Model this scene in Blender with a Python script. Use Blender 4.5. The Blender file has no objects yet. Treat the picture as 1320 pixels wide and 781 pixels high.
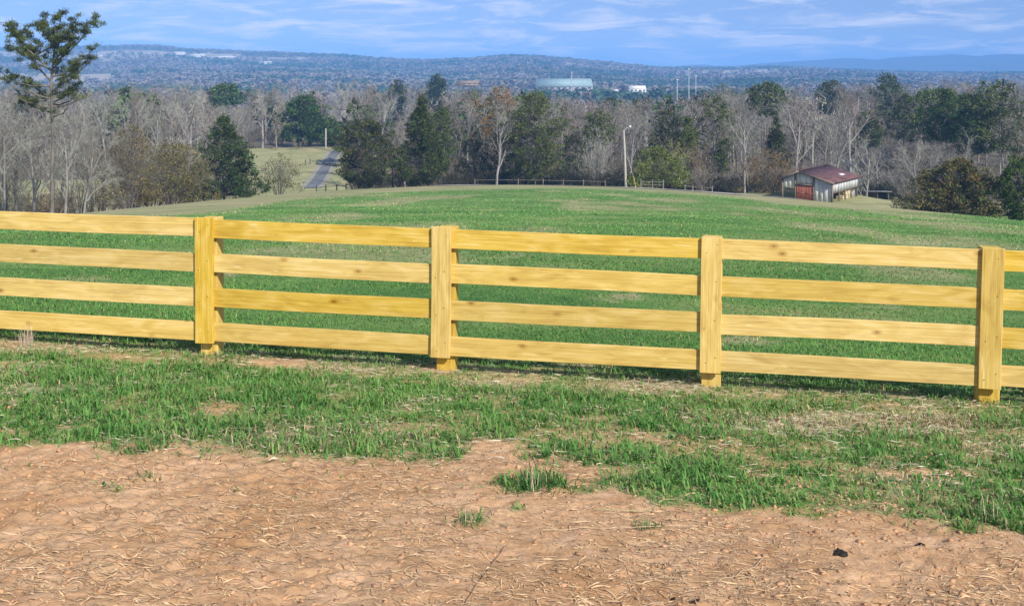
import bpy, bmesh, math
import numpy as np
from mathutils import Vector, Matrix
R = math.radians
C = bpy.context.scene.collection
SC = bpy.context.scene

# ------------------------------------------------------------------ camera
F = 1320.0            # focal length in photograph pixels (36 mm lens on a 36 mm sensor)
HOR = 90.0            # row of the level horizon
CZ = 2.93
cam = bpy.data.cameras.new('camera'); cam.lens = 36; cam.sensor_width = 36
cam.shift_y = -(390.5 - HOR) / F
cam.clip_start = 0.1; cam.clip_end = 40000
co = bpy.data.objects.new('camera', cam); C.objects.link(co)
co.location = (0, 0, CZ); co.rotation_euler = (R(90), 0, 0)
SC.camera = co

# ------------------------------------------------------------------ sky, sun, exposure
SUN_EL, SUN_AZ = 38.0, 145.0      # azimuth clockwise from +Y: behind the camera, to the right
W = bpy.data.worlds.new('World'); SC.world = W; W.use_nodes = True
nt = W.node_tree; nt.nodes.clear()
def N(tree, t, **kw):
    n = tree.nodes.new(t)
    for k, v in kw.items(): setattr(n, k, v)
    return n
out = N(nt, 'ShaderNodeOutputWorld'); bg = N(nt, 'ShaderNodeBackground')
sky = N(nt, 'ShaderNodeTexSky', sky_type='NISHITA'); sky.sun_disc = False
sky.sun_elevation = R(SUN_EL); sky.sun_rotation = R(SUN_AZ)
sky.air_density = 1.0; sky.dust_density = 0.3; sky.ozone_density = 2.5; sky.altitude = 300
tc = N(nt, 'ShaderNodeTexCoord')
sep = N(nt, 'ShaderNodeSeparateXYZ'); nt.links.new(tc.outputs['Generated'], sep.inputs[0])
ab = N(nt, 'ShaderNodeMath', operation='ABSOLUTE'); nt.links.new(sep.outputs['Z'], ab.inputs[0])
zz = N(nt, 'ShaderNodeMath', operation='MULTIPLY_ADD'); zz.inputs[1].default_value = 0.75; zz.inputs[2].default_value = 0.20
nt.links.new(ab.outputs[0], zz.inputs[0])
cmb = N(nt, 'ShaderNodeCombineXYZ')
nt.links.new(sep.outputs['X'], cmb.inputs[0]); nt.links.new(sep.outputs['Y'], cmb.inputs[1]); nt.links.new(zz.outputs[0], cmb.inputs[2])
nrm = N(nt, 'ShaderNodeVectorMath', operation='NORMALIZE'); nt.links.new(cmb.outputs[0], nrm.inputs[0])
nt.links.new(nrm.outputs[0], sky.inputs['Vector'])
hs = N(nt, 'ShaderNodeHueSaturation'); hs.inputs['Hue'].default_value = 0.512
hs.inputs['Saturation'].default_value = 1.03; hs.inputs['Value'].default_value = 1.22
nt.links.new(sky.outputs[0], hs.inputs['Color'])
# thin streaked clouds on a flat layer high above: direction / height
cz2 = N(nt, 'ShaderNodeMath', operation='ADD'); cz2.inputs[1].default_value = 0.12; nt.links.new(ab.outputs[0], cz2.inputs[0])
dx = N(nt, 'ShaderNodeMath', operation='DIVIDE'); nt.links.new(sep.outputs['X'], dx.inputs[0]); nt.links.new(cz2.outputs[0], dx.inputs[1])
dy = N(nt, 'ShaderNodeMath', operation='DIVIDE'); nt.links.new(sep.outputs['Y'], dy.inputs[0]); nt.links.new(cz2.outputs[0], dy.inputs[1])
cv = N(nt, 'ShaderNodeCombineXYZ'); nt.links.new(dx.outputs[0], cv.inputs[0]); nt.links.new(dy.outputs[0], cv.inputs[1])
n1 = N(nt, 'ShaderNodeTexNoise'); n1.inputs['Scale'].default_value = 1.9; n1.inputs['Detail'].default_value = 6; n1.inputs['Roughness'].default_value = 0.62
n1.inputs['Distortion'].default_value = 0.6
nt.links.new(cv.outputs[0], n1.inputs['Vector'])
cr = N(nt, 'ShaderNodeValToRGB'); cr.color_ramp.elements[0].position = 0.46; cr.color_ramp.elements[1].position = 0.68
cr.color_ramp.elements[1].color = (0.85, 0.85, 0.85, 1)
nt.links.new(n1.outputs['Fac'], cr.inputs[0])
mx = N(nt, 'ShaderNodeMix', data_type='RGBA'); mx.inputs[7].default_value = (6.5, 6.6, 7.7, 1)
nt.links.new(cr.outputs[0], mx.inputs[0]); nt.links.new(hs.outputs[0], mx.inputs[6])
nt.links.new(mx.outputs[2], bg.inputs[0]); bg.inputs[1].default_value = 0.118
nt.links.new(bg.outputs[0], out.inputs[0])

sl = bpy.data.lights.new('sun', 'SUN'); sl.energy = 4.9; sl.angle = R(0.53); sl.color = (1, 0.95, 0.86)
so = bpy.data.objects.new('sun', sl); C.objects.link(so)
sd = Vector((math.sin(R(SUN_AZ)) * math.cos(R(SUN_EL)), math.cos(R(SUN_AZ)) * math.cos(R(SUN_EL)), math.sin(R(SUN_EL))))
so.rotation_euler = sd.to_track_quat('Z', 'Y').to_euler(); so.location = (10, -10, 30)
vs = SC.view_settings; vs.view_transform = 'Standard'; vs.look = 'None'; vs.exposure = 0.22; vs.gamma = 1.0
SC.cycles.use_denoising = True
SC.cycles.max_bounces = 5; SC.cycles.diffuse_bounces = 3; SC.cycles.glossy_bounces = 2; SC.cycles.volume_bounces = 1
HAZE = 0.00026

# ------------------------------------------------------------------ helpers
def vnoise(x, y, seed=0):
    x = np.asarray(x, float); y = np.asarray(y, float)
    xi = np.floor(x).astype(np.int64); yi = np.floor(y).astype(np.int64)
    fx = x - xi; fy = y - yi
    fx = fx*fx*(3-2*fx); fy = fy*fy*(3-2*fy)
    def h(a, b):
        n = (a*374761393 + b*668265263 + seed*974634777) & 0xffffffff
        n = ((n ^ (n >> 13)) * 1274126177) & 0xffffffff
        n = n ^ (n >> 16)
        return n / 2147483648.0 - 1.0
    return (h(xi, yi)*(1-fx) + h(xi+1, yi)*fx)*(1-fy) + (h(xi, yi+1)*(1-fx) + h(xi+1, yi+1)*fx)*fy
def fbm(x, y, seed=0, o=4):
    s = 0; a = 1.0; t = 0
    for k in range(o):
        s = s + a*vnoise(x*2**k + k*17.3, y*2**k - k*9.1, seed+k); t += a; a *= 0.5
    return s/t
def sstep(a, b, x):
    t = np.clip((np.asarray(x, float)-a)/(b-a), 0, 1); return t*t*(3-2*t)
def pchip(xs, ys):
    xs = np.array(xs, float); ys = np.array(ys, float)
    h = np.diff(xs); d = np.diff(ys)/h; m = np.zeros(len(xs))
    for i in range(1, len(xs)-1):
        if d[i-1]*d[i] > 0:
            w1 = 2*h[i]+h[i-1]; w2 = h[i]+2*h[i-1]; m[i] = (w1+w2)/(w1/d[i-1]+w2/d[i])
    m[0] = d[0]; m[-1] = d[-1]
    def f(x):
        x = np.clip(np.asarray(x, float), xs[0], xs[-1])
        i = np.clip(np.searchsorted(xs, x)-1, 0, len(xs)-2)
        t = (x-xs[i])/h[i]
        return (2*t**3-3*t**2+1)*ys[i]+(t**3-2*t**2+t)*h[i]*m[i]+(-2*t**3+3*t**2)*ys[i+1]+(t**3-t**2)*h[i]*m[i+1]
    return f
PROF = pchip([-40, 0, 9.8, 14, 20, 30, 60, 90, 120, 150, 165, 190, 215, 240, 270, 300, 400, 800, 1500, 2500, 12000],
             [4.5, 1.33, 0.0, -.46, -1.0, -1.98, -4.98, -7.9, -10.9, -13.95, -15.8, -19.2, -19.3, -18.6, -17.5, -18.5, -22, -26, -30, -33, -40])
BARN = (43.2, 138.0); BZ = -15.05
def Z(x, y):
    x = np.asarray(x, float); y = np.asarray(y, float)
    z = PROF(y)
    z = z - 0.00125*np.minimum(np.abs(x), 55)**2 * (1-sstep(150, 205, y)) * sstep(10, 40, y)
    z = z - 0.036*np.clip(x, -12, 12)*(1-sstep(14, 45, y))
    z = z + 0.10*fbm(x*.12, y*.12, 5, 2)*sstep(12, 30, y) + 0.9*fbm(x*.012, y*.012, 8, 2)*sstep(215, 330, y)
    d = np.hypot(x-(BARN[0]+0.6), y-(BARN[1]+5.5))
    return z + (BZ-z)*(1-sstep(8, 17, d))
def pix(x, y, z): return 660+F*x/y, HOR+F*(CZ-z)/y
def at(u, v, y): return np.array([(u-660)/F*y, y, CZ-(v-HOR)/F*y])
def ray(u, v, y0=4, y1=300):
    ys = np.linspace(y0, y1, 4000); xs = (u-660)/F*ys
    vv = pix(xs, ys, Z(xs, ys))[1]
    i = np.argmax(vv <= v) if (vv <= v).any() else len(ys)-1
    return xs[i], ys[i]

def tag(o, label=None, cat=None, group=None, kind=None):
    if label: o['label'] = label
    if cat: o['category'] = cat
    if group: o['group'] = group
    if kind: o['kind'] = kind
    return o
def empty(name, loc=(0, 0, 0), rz=0):
    o = bpy.data.objects.new(name, None); C.objects.link(o)
    o.location = loc; o.rotation_euler = (0, 0, rz); o.empty_display_size = .2
    return o
def link(name, me, parent=None):
    o = bpy.data.objects.new(name, me); C.objects.link(o)
    if parent is not None: o.parent = parent
    return o
def mesh(name, V, Fs, mat, col=None, smooth=False):
    V = np.asarray(V, np.float32); Fs = np.asarray(Fs, np.int32)
    me = bpy.data.meshes.new(name)
    me.vertices.add(len(V)); me.vertices.foreach_set('co', V.ravel())
    k = Fs.shape[1]
    me.loops.add(Fs.size); me.loops.foreach_set('vertex_index', Fs.ravel())
    me.polygons.add(len(Fs)); me.polygons.foreach_set('loop_start', np.arange(0, Fs.size, k, dtype=np.int32))
    if smooth: me.polygons.foreach_set('use_smooth', np.ones(len(Fs), bool))
    if col is not None:
        ca = me.color_attributes.new('Col', 'FLOAT_COLOR', 'POINT')
        c4 = np.ones((len(V), 4), np.float32); c4[:, :3] = col
        ca.data.foreach_set('color', c4.ravel())
    me.update(calc_edges=True)
    if mat: me.materials.append(mat)
    return me
def part(name, V, Fs, mat, parent=None, col=None, smooth=False):
    return link(name, mesh(name, V, Fs, mat, col, smooth), parent)
def unit(v): return v/np.maximum(np.linalg.norm(v, axis=-1, keepdims=True), 1e-9)
def tubes(P0, P1, R0, R1, s):
    n = len(P0); d = unit(P1-P0)
    a = np.where(np.abs(d[:, 2:3]) > .9, np.array([[1., 0, 0]]), np.array([[0, 0, 1.]]))
    e = unit(np.cross(d, a)); f = np.cross(d, e)
    th = np.arange(s)*2*np.pi/s
    ring = e[:, None]*np.cos(th)[None, :, None]+f[:, None]*np.sin(th)[None, :, None]
    A = P0[:, None]+ring*R0[:, None, None]; B = P1[:, None]+ring*R1[:, None, None]
    V = np.concatenate([A, B], 1).reshape(-1, 3)
    i = np.arange(s); j = (i+1) % s
    q = np.stack([i, j, j+s, i+s], 1)
    Q = (np.arange(n)[:, None, None]*2*s+q[None]).reshape(-1, 4)
    T = np.concatenate([Q[:, [0, 1, 2]], Q[:, [0, 2, 3]]])
    return V, T
def tris(P, D, L, Wd, rng):
    n = len(P); D = unit(D); e = unit(np.cross(D, rng.normal(size=(n, 3))))
    V = np.stack([P-e*Wd[:, None]/2, P+e*Wd[:, None]/2, P+D*L[:, None]], 1).reshape(-1, 3)
    return V, np.arange(3*n).reshape(-1, 3)
def cat(parts):
    V = []; T = []; c = 0
    for v, t in parts:
        V.append(v); T.append(t+c); c += len(v)
    return np.concatenate(V), np.concatenate(T)
def box(x0, x1, y0, y1, z0, z1):
    V = np.array([(x, y, z) for z in (z0, z1) for y in (y0, y1) for x in (x0, x1)], float)
    return V, np.array([(0, 2, 3, 1), (4, 5, 7, 6), (0, 1, 5, 4), (2, 6, 7, 3), (0, 4, 6, 2), (1, 3, 7, 5)])
def prism(pts, y0, y1):
    n = len(pts)
    V = np.array([(p[0], y0, p[1]) for p in pts]+[(p[0], y1, p[1]) for p in pts], float)
    T = [(0, i, i+1) for i in range(1, n-1)]+[(n, n+i+1, n+i) for i in range(1, n-1)]
    for i in range(n):
        j = (i+1) % n; T += [(i, i+n, j+n), (i, j+n, j)]
    return V, np.array(T)
def bev_box(sx, sy, sz, b, cuts=0, seed=0, warp=0.0):
    """bevelled box centred on y,z, running 0..sx along x; cuts let it bow slightly"""
    bm = bmesh.new(); bmesh.ops.create_cube(bm, size=1)
    for v in bm.verts: v.co = Vector(((v.co.x+.5)*sx, v.co.y*sy, v.co.z*sz))
    if cuts:
        for k in range(1, cuts+1):
            x = sx*k/(cuts+1)
            bmesh.ops.bisect_plane(bm, geom=bm.verts[:]+bm.edges[:]+bm.faces[:], plane_co=(x, 0, 0), plane_no=(1, 0, 0))
    ed = [e for e in bm.edges if len(e.link_faces) == 2 and e.calc_face_angle(0) > 1]
    bmesh.ops.bevel(bm, geom=ed, offset=b, segments=2, profile=.6, affect='EDGES')
    rg = np.random.default_rng(seed); a1, a2 = rg.normal(0, warp, 2); p1, p2 = rg.random(2)*6
    for v in bm.verts:
        t = v.co.x/sx
        v.co.z += a1*math.sin(math.pi*t)+.3*warp*math.sin(9*t+p1)*math.sin(math.pi*t)
        v.co.y += .6*a2*math.sin(math.pi*t)
    return bm
def bm_part(name, bm, mat, parent=None):
    me = bpy.data.meshes.new(name); bm.to_mesh(me); bm.free(); me.materials.append(mat)
    return link(name, me, parent)

# ------------------------------------------------------------------ materials
def new_mat(name, rough=.8, spec=.2):
    m = bpy.data.materials.new(name); m.use_nodes = True
    b = m.node_tree.nodes['Principled BSDF']; b.inputs['Roughness'].default_value = rough
    b.inputs['Specular IOR Level'].default_value = spec
    return m, m.node_tree, b
def noise_mat(name, c0, c1, scale=3., rough=.8, spec=.2, stretch=(1, 1, 1), bump=0., lo=.35, hi=.65, obj=True):
    m, t, b = new_mat(name, rough, spec)
    tcn = N(t, 'ShaderNodeTexCoord'); mp = N(t, 'ShaderNodeMapping'); mp.inputs['Scale'].default_value = stretch
    t.links.new(tcn.outputs['Object'], mp.inputs[0])
    n = N(t, 'ShaderNodeTexNoise'); n.inputs['Scale'].default_value = scale; n.inputs['Detail'].default_value = 5
    t.links.new(mp.outputs[0], n.inputs['Vector'])
    r = N(t, 'ShaderNodeValToRGB'); r.color_ramp.elements[0].position = lo; r.color_ramp.elements[1].position = hi
    r.color_ramp.elements[0].color = (*c0, 1); r.color_ramp.elements[1].color = (*c1, 1)
    t.links.new(n.outputs['Fac'], r.inputs[0]); t.links.new(r.outputs[0], b.inputs['Base Color'])
    if bump:
        bp = N(t, 'ShaderNodeBump'); bp.inputs['Strength'].default_value = bump; bp.inputs['Distance'].default_value = .02
        t.links.new(n.outputs['Fac'], bp.inputs['Height']); t.links.new(bp.outputs[0], b.inputs['Normal'])
    return m
def col_mat(name, rough=.75, spec=.15, transl=0.0, rnd=0.0):
    m, t, b = new_mat(name, rough, spec)
    a = N(t, 'ShaderNodeVertexColor', layer_name='Col'); src = a.outputs['Color']
    if rnd:
        oi = N(t, 'ShaderNodeObjectInfo'); mr = N(t, 'ShaderNodeMapRange')
        mr.inputs[3].default_value = 1-rnd; mr.inputs[4].default_value = 1+rnd
        t.links.new(oi.outputs['Random'], mr.inputs[0])
        h = N(t, 'ShaderNodeHueSaturation'); t.links.new(mr.outputs[0], h.inputs['Value']); t.links.new(src, h.inputs['Color'])
        src = h.outputs[0]
    t.links.new(src, b.inputs['Base Color'])
    if transl:
        tr = N(t, 'ShaderNodeBsdfTranslucent'); t.links.new(src, tr.inputs[0])
        ms = N(t, 'ShaderNodeMixShader'); ms.inputs[0].default_value = transl
        t.links.new(b.outputs[0], ms.inputs[1]); t.links.new(tr.outputs[0], ms.inputs[2])
        t.links.new(ms.outputs[0], t.nodes['Material Output'].inputs[0])
    return m
M_GRASS = col_mat('grass_blade', .55, .25, .25)
M_STRAW = col_mat('straw', .7, .2)
M_LEAF = col_mat('leaf', .7, .15, .05)
M_TWIG = col_mat('twig', .85, .1, 0, .18)
M_FAR = col_mat('far_foliage', .9, .05)
M_BARK = noise_mat('bark', (.10, .085, .07), (.21, .185, .16), 4, .9, .1, (1, 1, .3), .4)
M_PALE_BARK = noise_mat('pale_bark', (.21, .20, .185), (.36, .34, .315), 2.5, .9, .1, (1, 1, .4), .3)

M_MID_BARK = noise_mat('grey_bark', (.17, .155, .14), (.30, .275, .25), 3, .9, .1, (1, 1, .4), .3)
def wood_mat():
    m, t, b = new_mat('yellow_pine_board', .62, .25)
    tcn = N(t, 'ShaderNodeTexCoord'); oi = N(t, 'ShaderNodeObjectInfo')
    ml = N(t, 'ShaderNodeMath', operation='MULTIPLY'); ml.inputs[1].default_value = 97.0; t.links.new(oi.outputs['Random'], ml.inputs[0])
    cb = N(t, 'ShaderNodeCombineXYZ')
    for k in range(3): t.links.new(ml.outputs[0], cb.inputs[k])
    ad = N(t, 'ShaderNodeVectorMath', operation='ADD'); t.links.new(tcn.outputs['Object'], ad.inputs[0]); t.links.new(cb.outputs[0], ad.inputs[1])
    def noise(scale, st, det=4, dist=0.):
        mp = N(t, 'ShaderNodeMapping'); mp.inputs['Scale'].default_value = st; t.links.new(ad.outputs[0], mp.inputs[0])
        n = N(t, 'ShaderNodeTexNoise'); n.inputs['Scale'].default_value = scale; n.inputs['Detail'].default_value = det
        n.inputs['Distortion'].default_value = dist; t.links.new(mp.outputs[0], n.inputs['Vector']); return n
    big = noise(2.2, (1, 4, 4), 5, 1.2); grain = noise(3.2, (.45, 24, 24), 6, .9)
    r1 = N(t, 'ShaderNodeValToRGB'); e = r1.color_ramp.elements
    e[0].position = .30; e[0].color = (.55, .36, .075, 1); e[1].position = .70; e[1].color = (.76, .555, .185, 1)
    el = e.new(.5); el.color = (.665, .465, .105, 1)
    t.links.new(big.outputs['Fac'], r1.inputs[0])
    r2 = N(t, 'ShaderNodeValToRGB'); e = r2.color_ramp.elements
    e[0].position = .28; e[0].color = (.68, .58, .42, 1); e[1].position = .58; e[1].color = (1.06, 1.06, 1.1, 1)
    t.links.new(grain.outputs['Fac'], r2.inputs[0])
    mu = N(t, 'ShaderNodeMix', data_type='RGBA', blend_type='MULTIPLY'); mu.inputs[0].default_value = .68
    t.links.new(r1.outputs[0], mu.inputs[6]); t.links.new(r2.outputs[0], mu.inputs[7])
    # knots
    mp = N(t, 'ShaderNodeMapping'); mp.inputs['Scale'].default_value = (2.6, 5, 5); t.links.new(ad.outputs[0], mp.inputs[0])
    vo = N(t, 'ShaderNodeTexVoronoi'); vo.inputs['Scale'].default_value = .8; t.links.new(mp.outputs[0], vo.inputs['Vector'])
    r3 = N(t, 'ShaderNodeValToRGB'); e = r3.color_ramp.elements
    e[0].position = .02; e[0].color = (.38, .25, .14, 1); e[1].position = .13; e[1].color = (1, 1, 1, 1)
    el = e.new(.06); el.color = (.72, .6, .45, 1)
    t.links.new(vo.outputs['Distance'], r3.inputs[0])
    m2 = N(t, 'ShaderNodeMix', data_type='RGBA', blend_type='MULTIPLY'); m2.inputs[0].default_value = .9
    t.links.new(mu.outputs[2], m2.inputs[6]); t.links.new(r3.outputs[0], m2.inputs[7])
    hv = N(t, 'ShaderNodeHueSaturation'); mr = N(t, 'ShaderNodeMapRange'); mr.inputs[3].default_value = .88; mr.inputs[4].default_value = 1.06
    t.links.new(oi.outputs['Random'], mr.inputs[0]); t.links.new(mr.outputs[0], hv.inputs['Value']); t.links.new(m2.outputs[2], hv.inputs['Color'])
    wn = N(t, 'ShaderNodeTexWhiteNoise', noise_dimensions='1D'); t.links.new(ml.outputs[0], wn.inputs['W'])
    m3 = N(t, 'ShaderNodeMapRange'); m3.inputs[3].default_value = .90; m3.inputs[4].default_value = 1.08; t.links.new(wn.outputs['Value'], m3.inputs[0]); t.links.new(m3.outputs[0], hv.inputs['Saturation'])
    # pale scuffs and dark checks along the grain
    sc = noise(7, (.35, 5, 5), 6, 1.5); r5 = N(t, 'ShaderNodeValToRGB'); e = r5.color_ramp.elements
    e[0].position = .62; e[0].color = (0, 0, 0, 1); e[1].position = .74; e[1].color = (.7, .7, .7, 1); t.links.new(sc.outputs['Fac'], r5.inputs[0])
    m4 = N(t, 'ShaderNodeMix', data_type='RGBA'); m4.inputs[7].default_value = (.86, .70, .33, 1); t.links.new(r5.outputs[0], m4.inputs[0]); t.links.new(hv.outputs[0], m4.inputs[6])
    ck = noise(5, (.25, 30, 30), 3, .3); r6 = N(t, 'ShaderNodeValToRGB'); e = r6.color_ramp.elements
    e[0].position = .27; e[0].color = (.55, .42, .28, 1); e[1].position = .34; e[1].color = (1, 1, 1, 1); t.links.new(ck.outputs['Fac'], r6.inputs[0])
    m6 = N(t, 'ShaderNodeMix', data_type='RGBA', blend_type='MULTIPLY'); m6.inputs[0].default_value = .8; t.links.new(m4.outputs[2], m6.inputs[6]); t.links.new(r6.outputs[0], m6.inputs[7])
    t.links.new(m6.outputs[2], b.inputs['Base Color'])
    bp = N(t, 'ShaderNodeBump'); bp.inputs['Strength'].default_value = .25; bp.inputs['Distance'].default_value = .004
    t.links.new(grain.outputs['Fac'], bp.inputs['Height']); t.links.new(bp.outputs[0], b.inputs['Normal'])
    return m
M_WOOD = wood_mat()

def ground_mat():
    m, t, b = new_mat('earth_and_turf', .95, .1)
    geo = N(t, 'ShaderNodeNewGeometry')
    a = N(t, 'ShaderNodeVertexColor', layer_name='Col'); sp = N(t, 'ShaderNodeSeparateColor'); t.links.new(a.outputs['Color'], sp.inputs[0])
    def noise(scale, det=5, st=(1, 1, 1), rough=.6):
        mp = N(t, 'ShaderNodeMapping'); mp.inputs['Scale'].default_value = st; t.links.new(geo.outputs['Position'], mp.inputs[0])
        n = N(t, 'ShaderNodeTexNoise'); n.inputs['Scale'].default_value = scale; n.inputs['Detail'].default_value = det
        n.inputs['Roughness'].default_value = rough; t.links.new(mp.outputs[0], n.inputs['Vector']); return n.outputs['Fac']
    def ramp(f, *st):
        r = N(t, 'ShaderNodeValToRGB'); e = r.color_ramp.elements
        e[0].position, e[0].color = st[0][0], (*st[0][1], 1); e[1].position, e[1].color = st[-1][0], (*st[-1][1], 1)
        for p, c in st[1:-1]:
            q = e.new(p); q.color = (*c, 1)
        t.links.new(f, r.inputs[0]); return r.outputs[0]
    def mix(f, A, B, bt='MIX'):
        n = N(t, 'ShaderNodeMix', data_type='RGBA', blend_type=bt)
        if isinstance(f, float): n.inputs[0].default_value = f
        else: t.links.new(f, n.inputs[0])
        t.links.new(A, n.inputs[6]); t.links.new(B, n.inputs[7]); return n.outputs[2]
    fine = noise(38, 6, (1, 1, 1), .7); mid = noise(5, 5); big = noise(.9, 4)
    dirt = ramp(mid, (.3, (.44, .262, .132)), (.5, (.54, .338, .183)), (.72, (.62, .412, .25)))
    dirt = mix(.8, dirt, ramp(fine, (.28, (.62, .56, .5)), (.5, (.97, .97, .97)), (.75, (1.15, 1.13, 1.1))), 'MULTIPLY')
    dirt = mix(.85, dirt, ramp(big, (.35, (.86, .78, .68)), (.5, (1, .97, .95)), (.65, (1.1, 1.1, 1.12))), 'MULTIPLY')
    g1 = noise(.35, 6, (.6, 1, 1)); g2 = noise(2.2, 6, (1, 1, 1), .7)
    gr = ramp(g1, (.32, (.07, .165, .042)), (.47, (.115, .225, .058)), (.6, (.185, .265, .085)), (.7, (.30, .29, .13)))
    gr = mix(.8, gr, ramp(g2, (.3, (.6, .65, .6)), (.7, (1.3, 1.25, 1.2))), 'MULTIPLY')
    dry = ramp(mix(.5, g1, g2), (.36, (.22, .215, .095)), (.5, (.37, .32, .17)), (.64, (.46, .40, .24)))
    flo = ramp(g2, (.3, (.11, .09, .06)), (.7, (.19, .16, .11)))
    c = mix(sp.outputs[0], dirt, gr); c = mix(sp.outputs[1], c, dry); c = mix(sp.outputs[2], c, flo)
    t.links.new(c, b.inputs['Base Color'])
    bp = N(t, 'ShaderNodeBump'); bp.inputs['Strength'].default_value = .8; bp.inputs['Distance'].default_value = .012
    t.links.new(fine, bp.inputs['Height']); t.links.new(bp.outputs[0], b.inputs['Normal'])
    return m
M_GROUND = ground_mat()

# ------------------------------------------------------------------ the ground: one sheet
EDGE_U = [-400, 0, 150, 300, 450, 550, 600, 640, 700, 745, 800, 850, 950, 1050, 1150, 1250, 1320, 1700]
EDGE_V = [570, 575, 577, 580, 590, 596, 592, 574, 590, 596, 628, 648, 654, 660, 663, 680, 692, 728]
BORD_U = [-300, 0, 250, 330, 400, 500, 600, 700, 800, 870, 950, 1000, 1100, 1200, 1320, 1700]
BORD_V = [282, 284, 277, 266, 256, 249, 244, 243, 245, 249, 255, 264, 271, 276, 279, 284]
BARE = [(360, 468, 60, 9, 1), (285, 530, 50, 12, .8), (628, 572, 34, 12, 1), (705, 560, 60, 10, .6), (1010, 505, 60, 5, .5), (20, 445, 40, 9, .9),
        (1185, 608, 110, 9, .9), (560, 480, 30, 6, .8), (780, 607, 90, 9, .7), (1030, 600, 60, 8, .7), (830, 565, 40, 8, .5), (180, 462, 60, 6, .6)]
TUFTS = [(748, 631, 34, 8, .7), (792, 622, 44, 10, .85), (650, 618, 30, 8, .6), (690, 622, 50, 13, 1), (607, 668, 26, 9, .6), (835, 676, 16, 7, .6), (660, 652, 10, 5, .5), (190, 612, 16, 6, .35), (345, 595, 15, 5, .35), (140, 632, 18, 6, .3), (860, 632, 40, 12, .9)]
DRYP = [(830, 500, 110, 13, 1), (1120, 545, 230, 22, .95), (640, 495, 80, 8, .8), (60, 452, 110, 9, .7), (450, 478, 120, 8, .6), (1290, 575, 60, 16, .6)]
FIELDP = [(800, 383, 45, 5, .9), (290, 352, 22, 6, .8), (965, 440, 60, 7, .8), (430, 395, 40, 4, .5), (1130, 395, 50, 5, .5), (110, 360, 40, 5, .5), (680, 330, 60, 3, .5)]
def blob(u, v, L):
    s = np.zeros_like(u)
    for cu, cv_, ru, rv, a in L:
        s = np.maximum(s, a*(1-sstep(.35, 1.15, np.hypot((u-cu)/ru, (v-cv_)/rv))))
    return s
def zones(x, y):
    """grass, dry, forest floor weights of the ground at x, y (micro relief left out)"""
    yy = np.maximum(y, 2.0); u, v = pix(x, yy, Z(x, yy))
    wob = 12*fbm(x*2.6, y*2.6, 21, 3)+12*fbm(x*11, y*11, 22, 2)
    g = sstep(-9, 11, np.interp(u, EDGE_U, EDGE_V)+wob-v)*(y > 3)
    wu = 14*fbm(x*4, y*4, 31, 2); wv = 5*fbm(x*4, y*4, 32, 2)
    near = y < 11.5
    bare = blob(u+wu, v+wv, BARE)*near
    patch = np.maximum(sstep(.2, .5, fbm(x*1.5, y*1.9, 41, 3))*.55, sstep(.22, .5, fbm(x*5, y*6, 42, 2))*.5)*near
    g = g*(1-bare)*(1-patch)
    g = np.maximum(g, blob(u+wu, v+wv, TUFTS)*near)
    fd = (x-1.8)*-.1512+(y-9.62)*-.9885
    foot = (1-sstep(.25, .7, np.abs(fd-.16)+.25*fbm(x*2.5, y*2.5, 43, 2)))*near
    g = g*(1-.45*foot)
    dry = np.maximum(np.maximum(blob(u+wu, v+wv, DRYP)*(y < 10.6), .22*foot),   .38*sstep(.12, .45, fbm(x*1.3+5, y*1.8, 44, 3))*near*g)
    fl = blob(u+wu, v+wv, FIELDP)*(y > 10.6)
    dry = np.maximum(dry, fl)
    st = fbm(x*.25, y*.09, 51, 3)
    dry = np.maximum(dry, .62*sstep(.16, .42, st)*sstep(14, 24, y)*(y < 200))
    bd = np.interp(u, BORD_U, BORD_V)+2.2*fbm(x*.15, y*.15, 61, 3)
    far = sstep(-1.5, 1.8, bd-v)*(y > 40); far = np.where(y > 160, 1.0, far)
    dry = np.maximum(dry, far*(.75+.25*fbm(x*.1, y*.1, 62, 3)))
    # woods floor beyond the meadow
    mead = (1-sstep(180, 200, np.abs(u-330)))*(y < 268)
    fl2 = sstep(158, 175, y+3*fbm(x*.1, y*.1, 71, 2))*(1-mead)
    fl2 = fl2*(1-(u < 150)*(y < 206))
    fl2 = fl2*(1-(1-sstep(100, 130, np.abs(u-1150)))*(y < 190))
    return g, np.clip(dry, 0, 1), np.clip(fl2, 0, 1)
def micro(x, y, g):
    a = (1-sstep(12, 16, y))*(1-sstep(7, 9, np.abs(x)))
    d = .022*fbm(x*2.6, y*2.6, 81, 3)+.018*fbm(x*8, y*8, 83, 3)+.016*vnoise(x*19, y*19, 86)*sstep(-.3, .4, fbm(x*1.3, y*1.3, 87, 2))+.006*vnoise(x*40, y*40, 89)
    d = d-.012*np.abs(vnoise(x*14, y*14, 88))
    return .78*a*d*(1-.5*g)+.004*fbm(x*2, y*2, 90, 2)*a
def grow(a, step, lim, k):
    o = []; 
    while a < lim: o.append(a); a += step; step *= k
    o.append(lim); return o
xp = np.arange(0, 5.6, .021).tolist()+grow(5.6, .03, 7400, 1.13)
xs = np.array(sorted(set([-a for a in xp]+xp)))
ys = np.array(grow(3.2, .1, 3.7, 1.0)[:-1]+np.arange(3.7, 7.5, .019).tolist()+np.arange(7.5, 11, .032).tolist()+grow(11, .06, 60, 1.03)[:-1]+np.arange(60, 280, 2.2).tolist()+grow(280, 4, 7000, 1.07))
ys = np.concatenate([[-40, -20, -10, -4, 0, 1.5, 2.5], ys])
GX, GY = np.meshgrid(xs, ys); gx = GX.ravel(); gy = GY.ravel()
g, dr, fl = zones(gx, gy)
gz = Z(gx, gy)+micro(gx, gy, g)
nx, ny = len(xs), len(ys)
ii = (np.arange(ny-1)[:, None]*nx+np.arange(nx-1)[None]).ravel()
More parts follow.
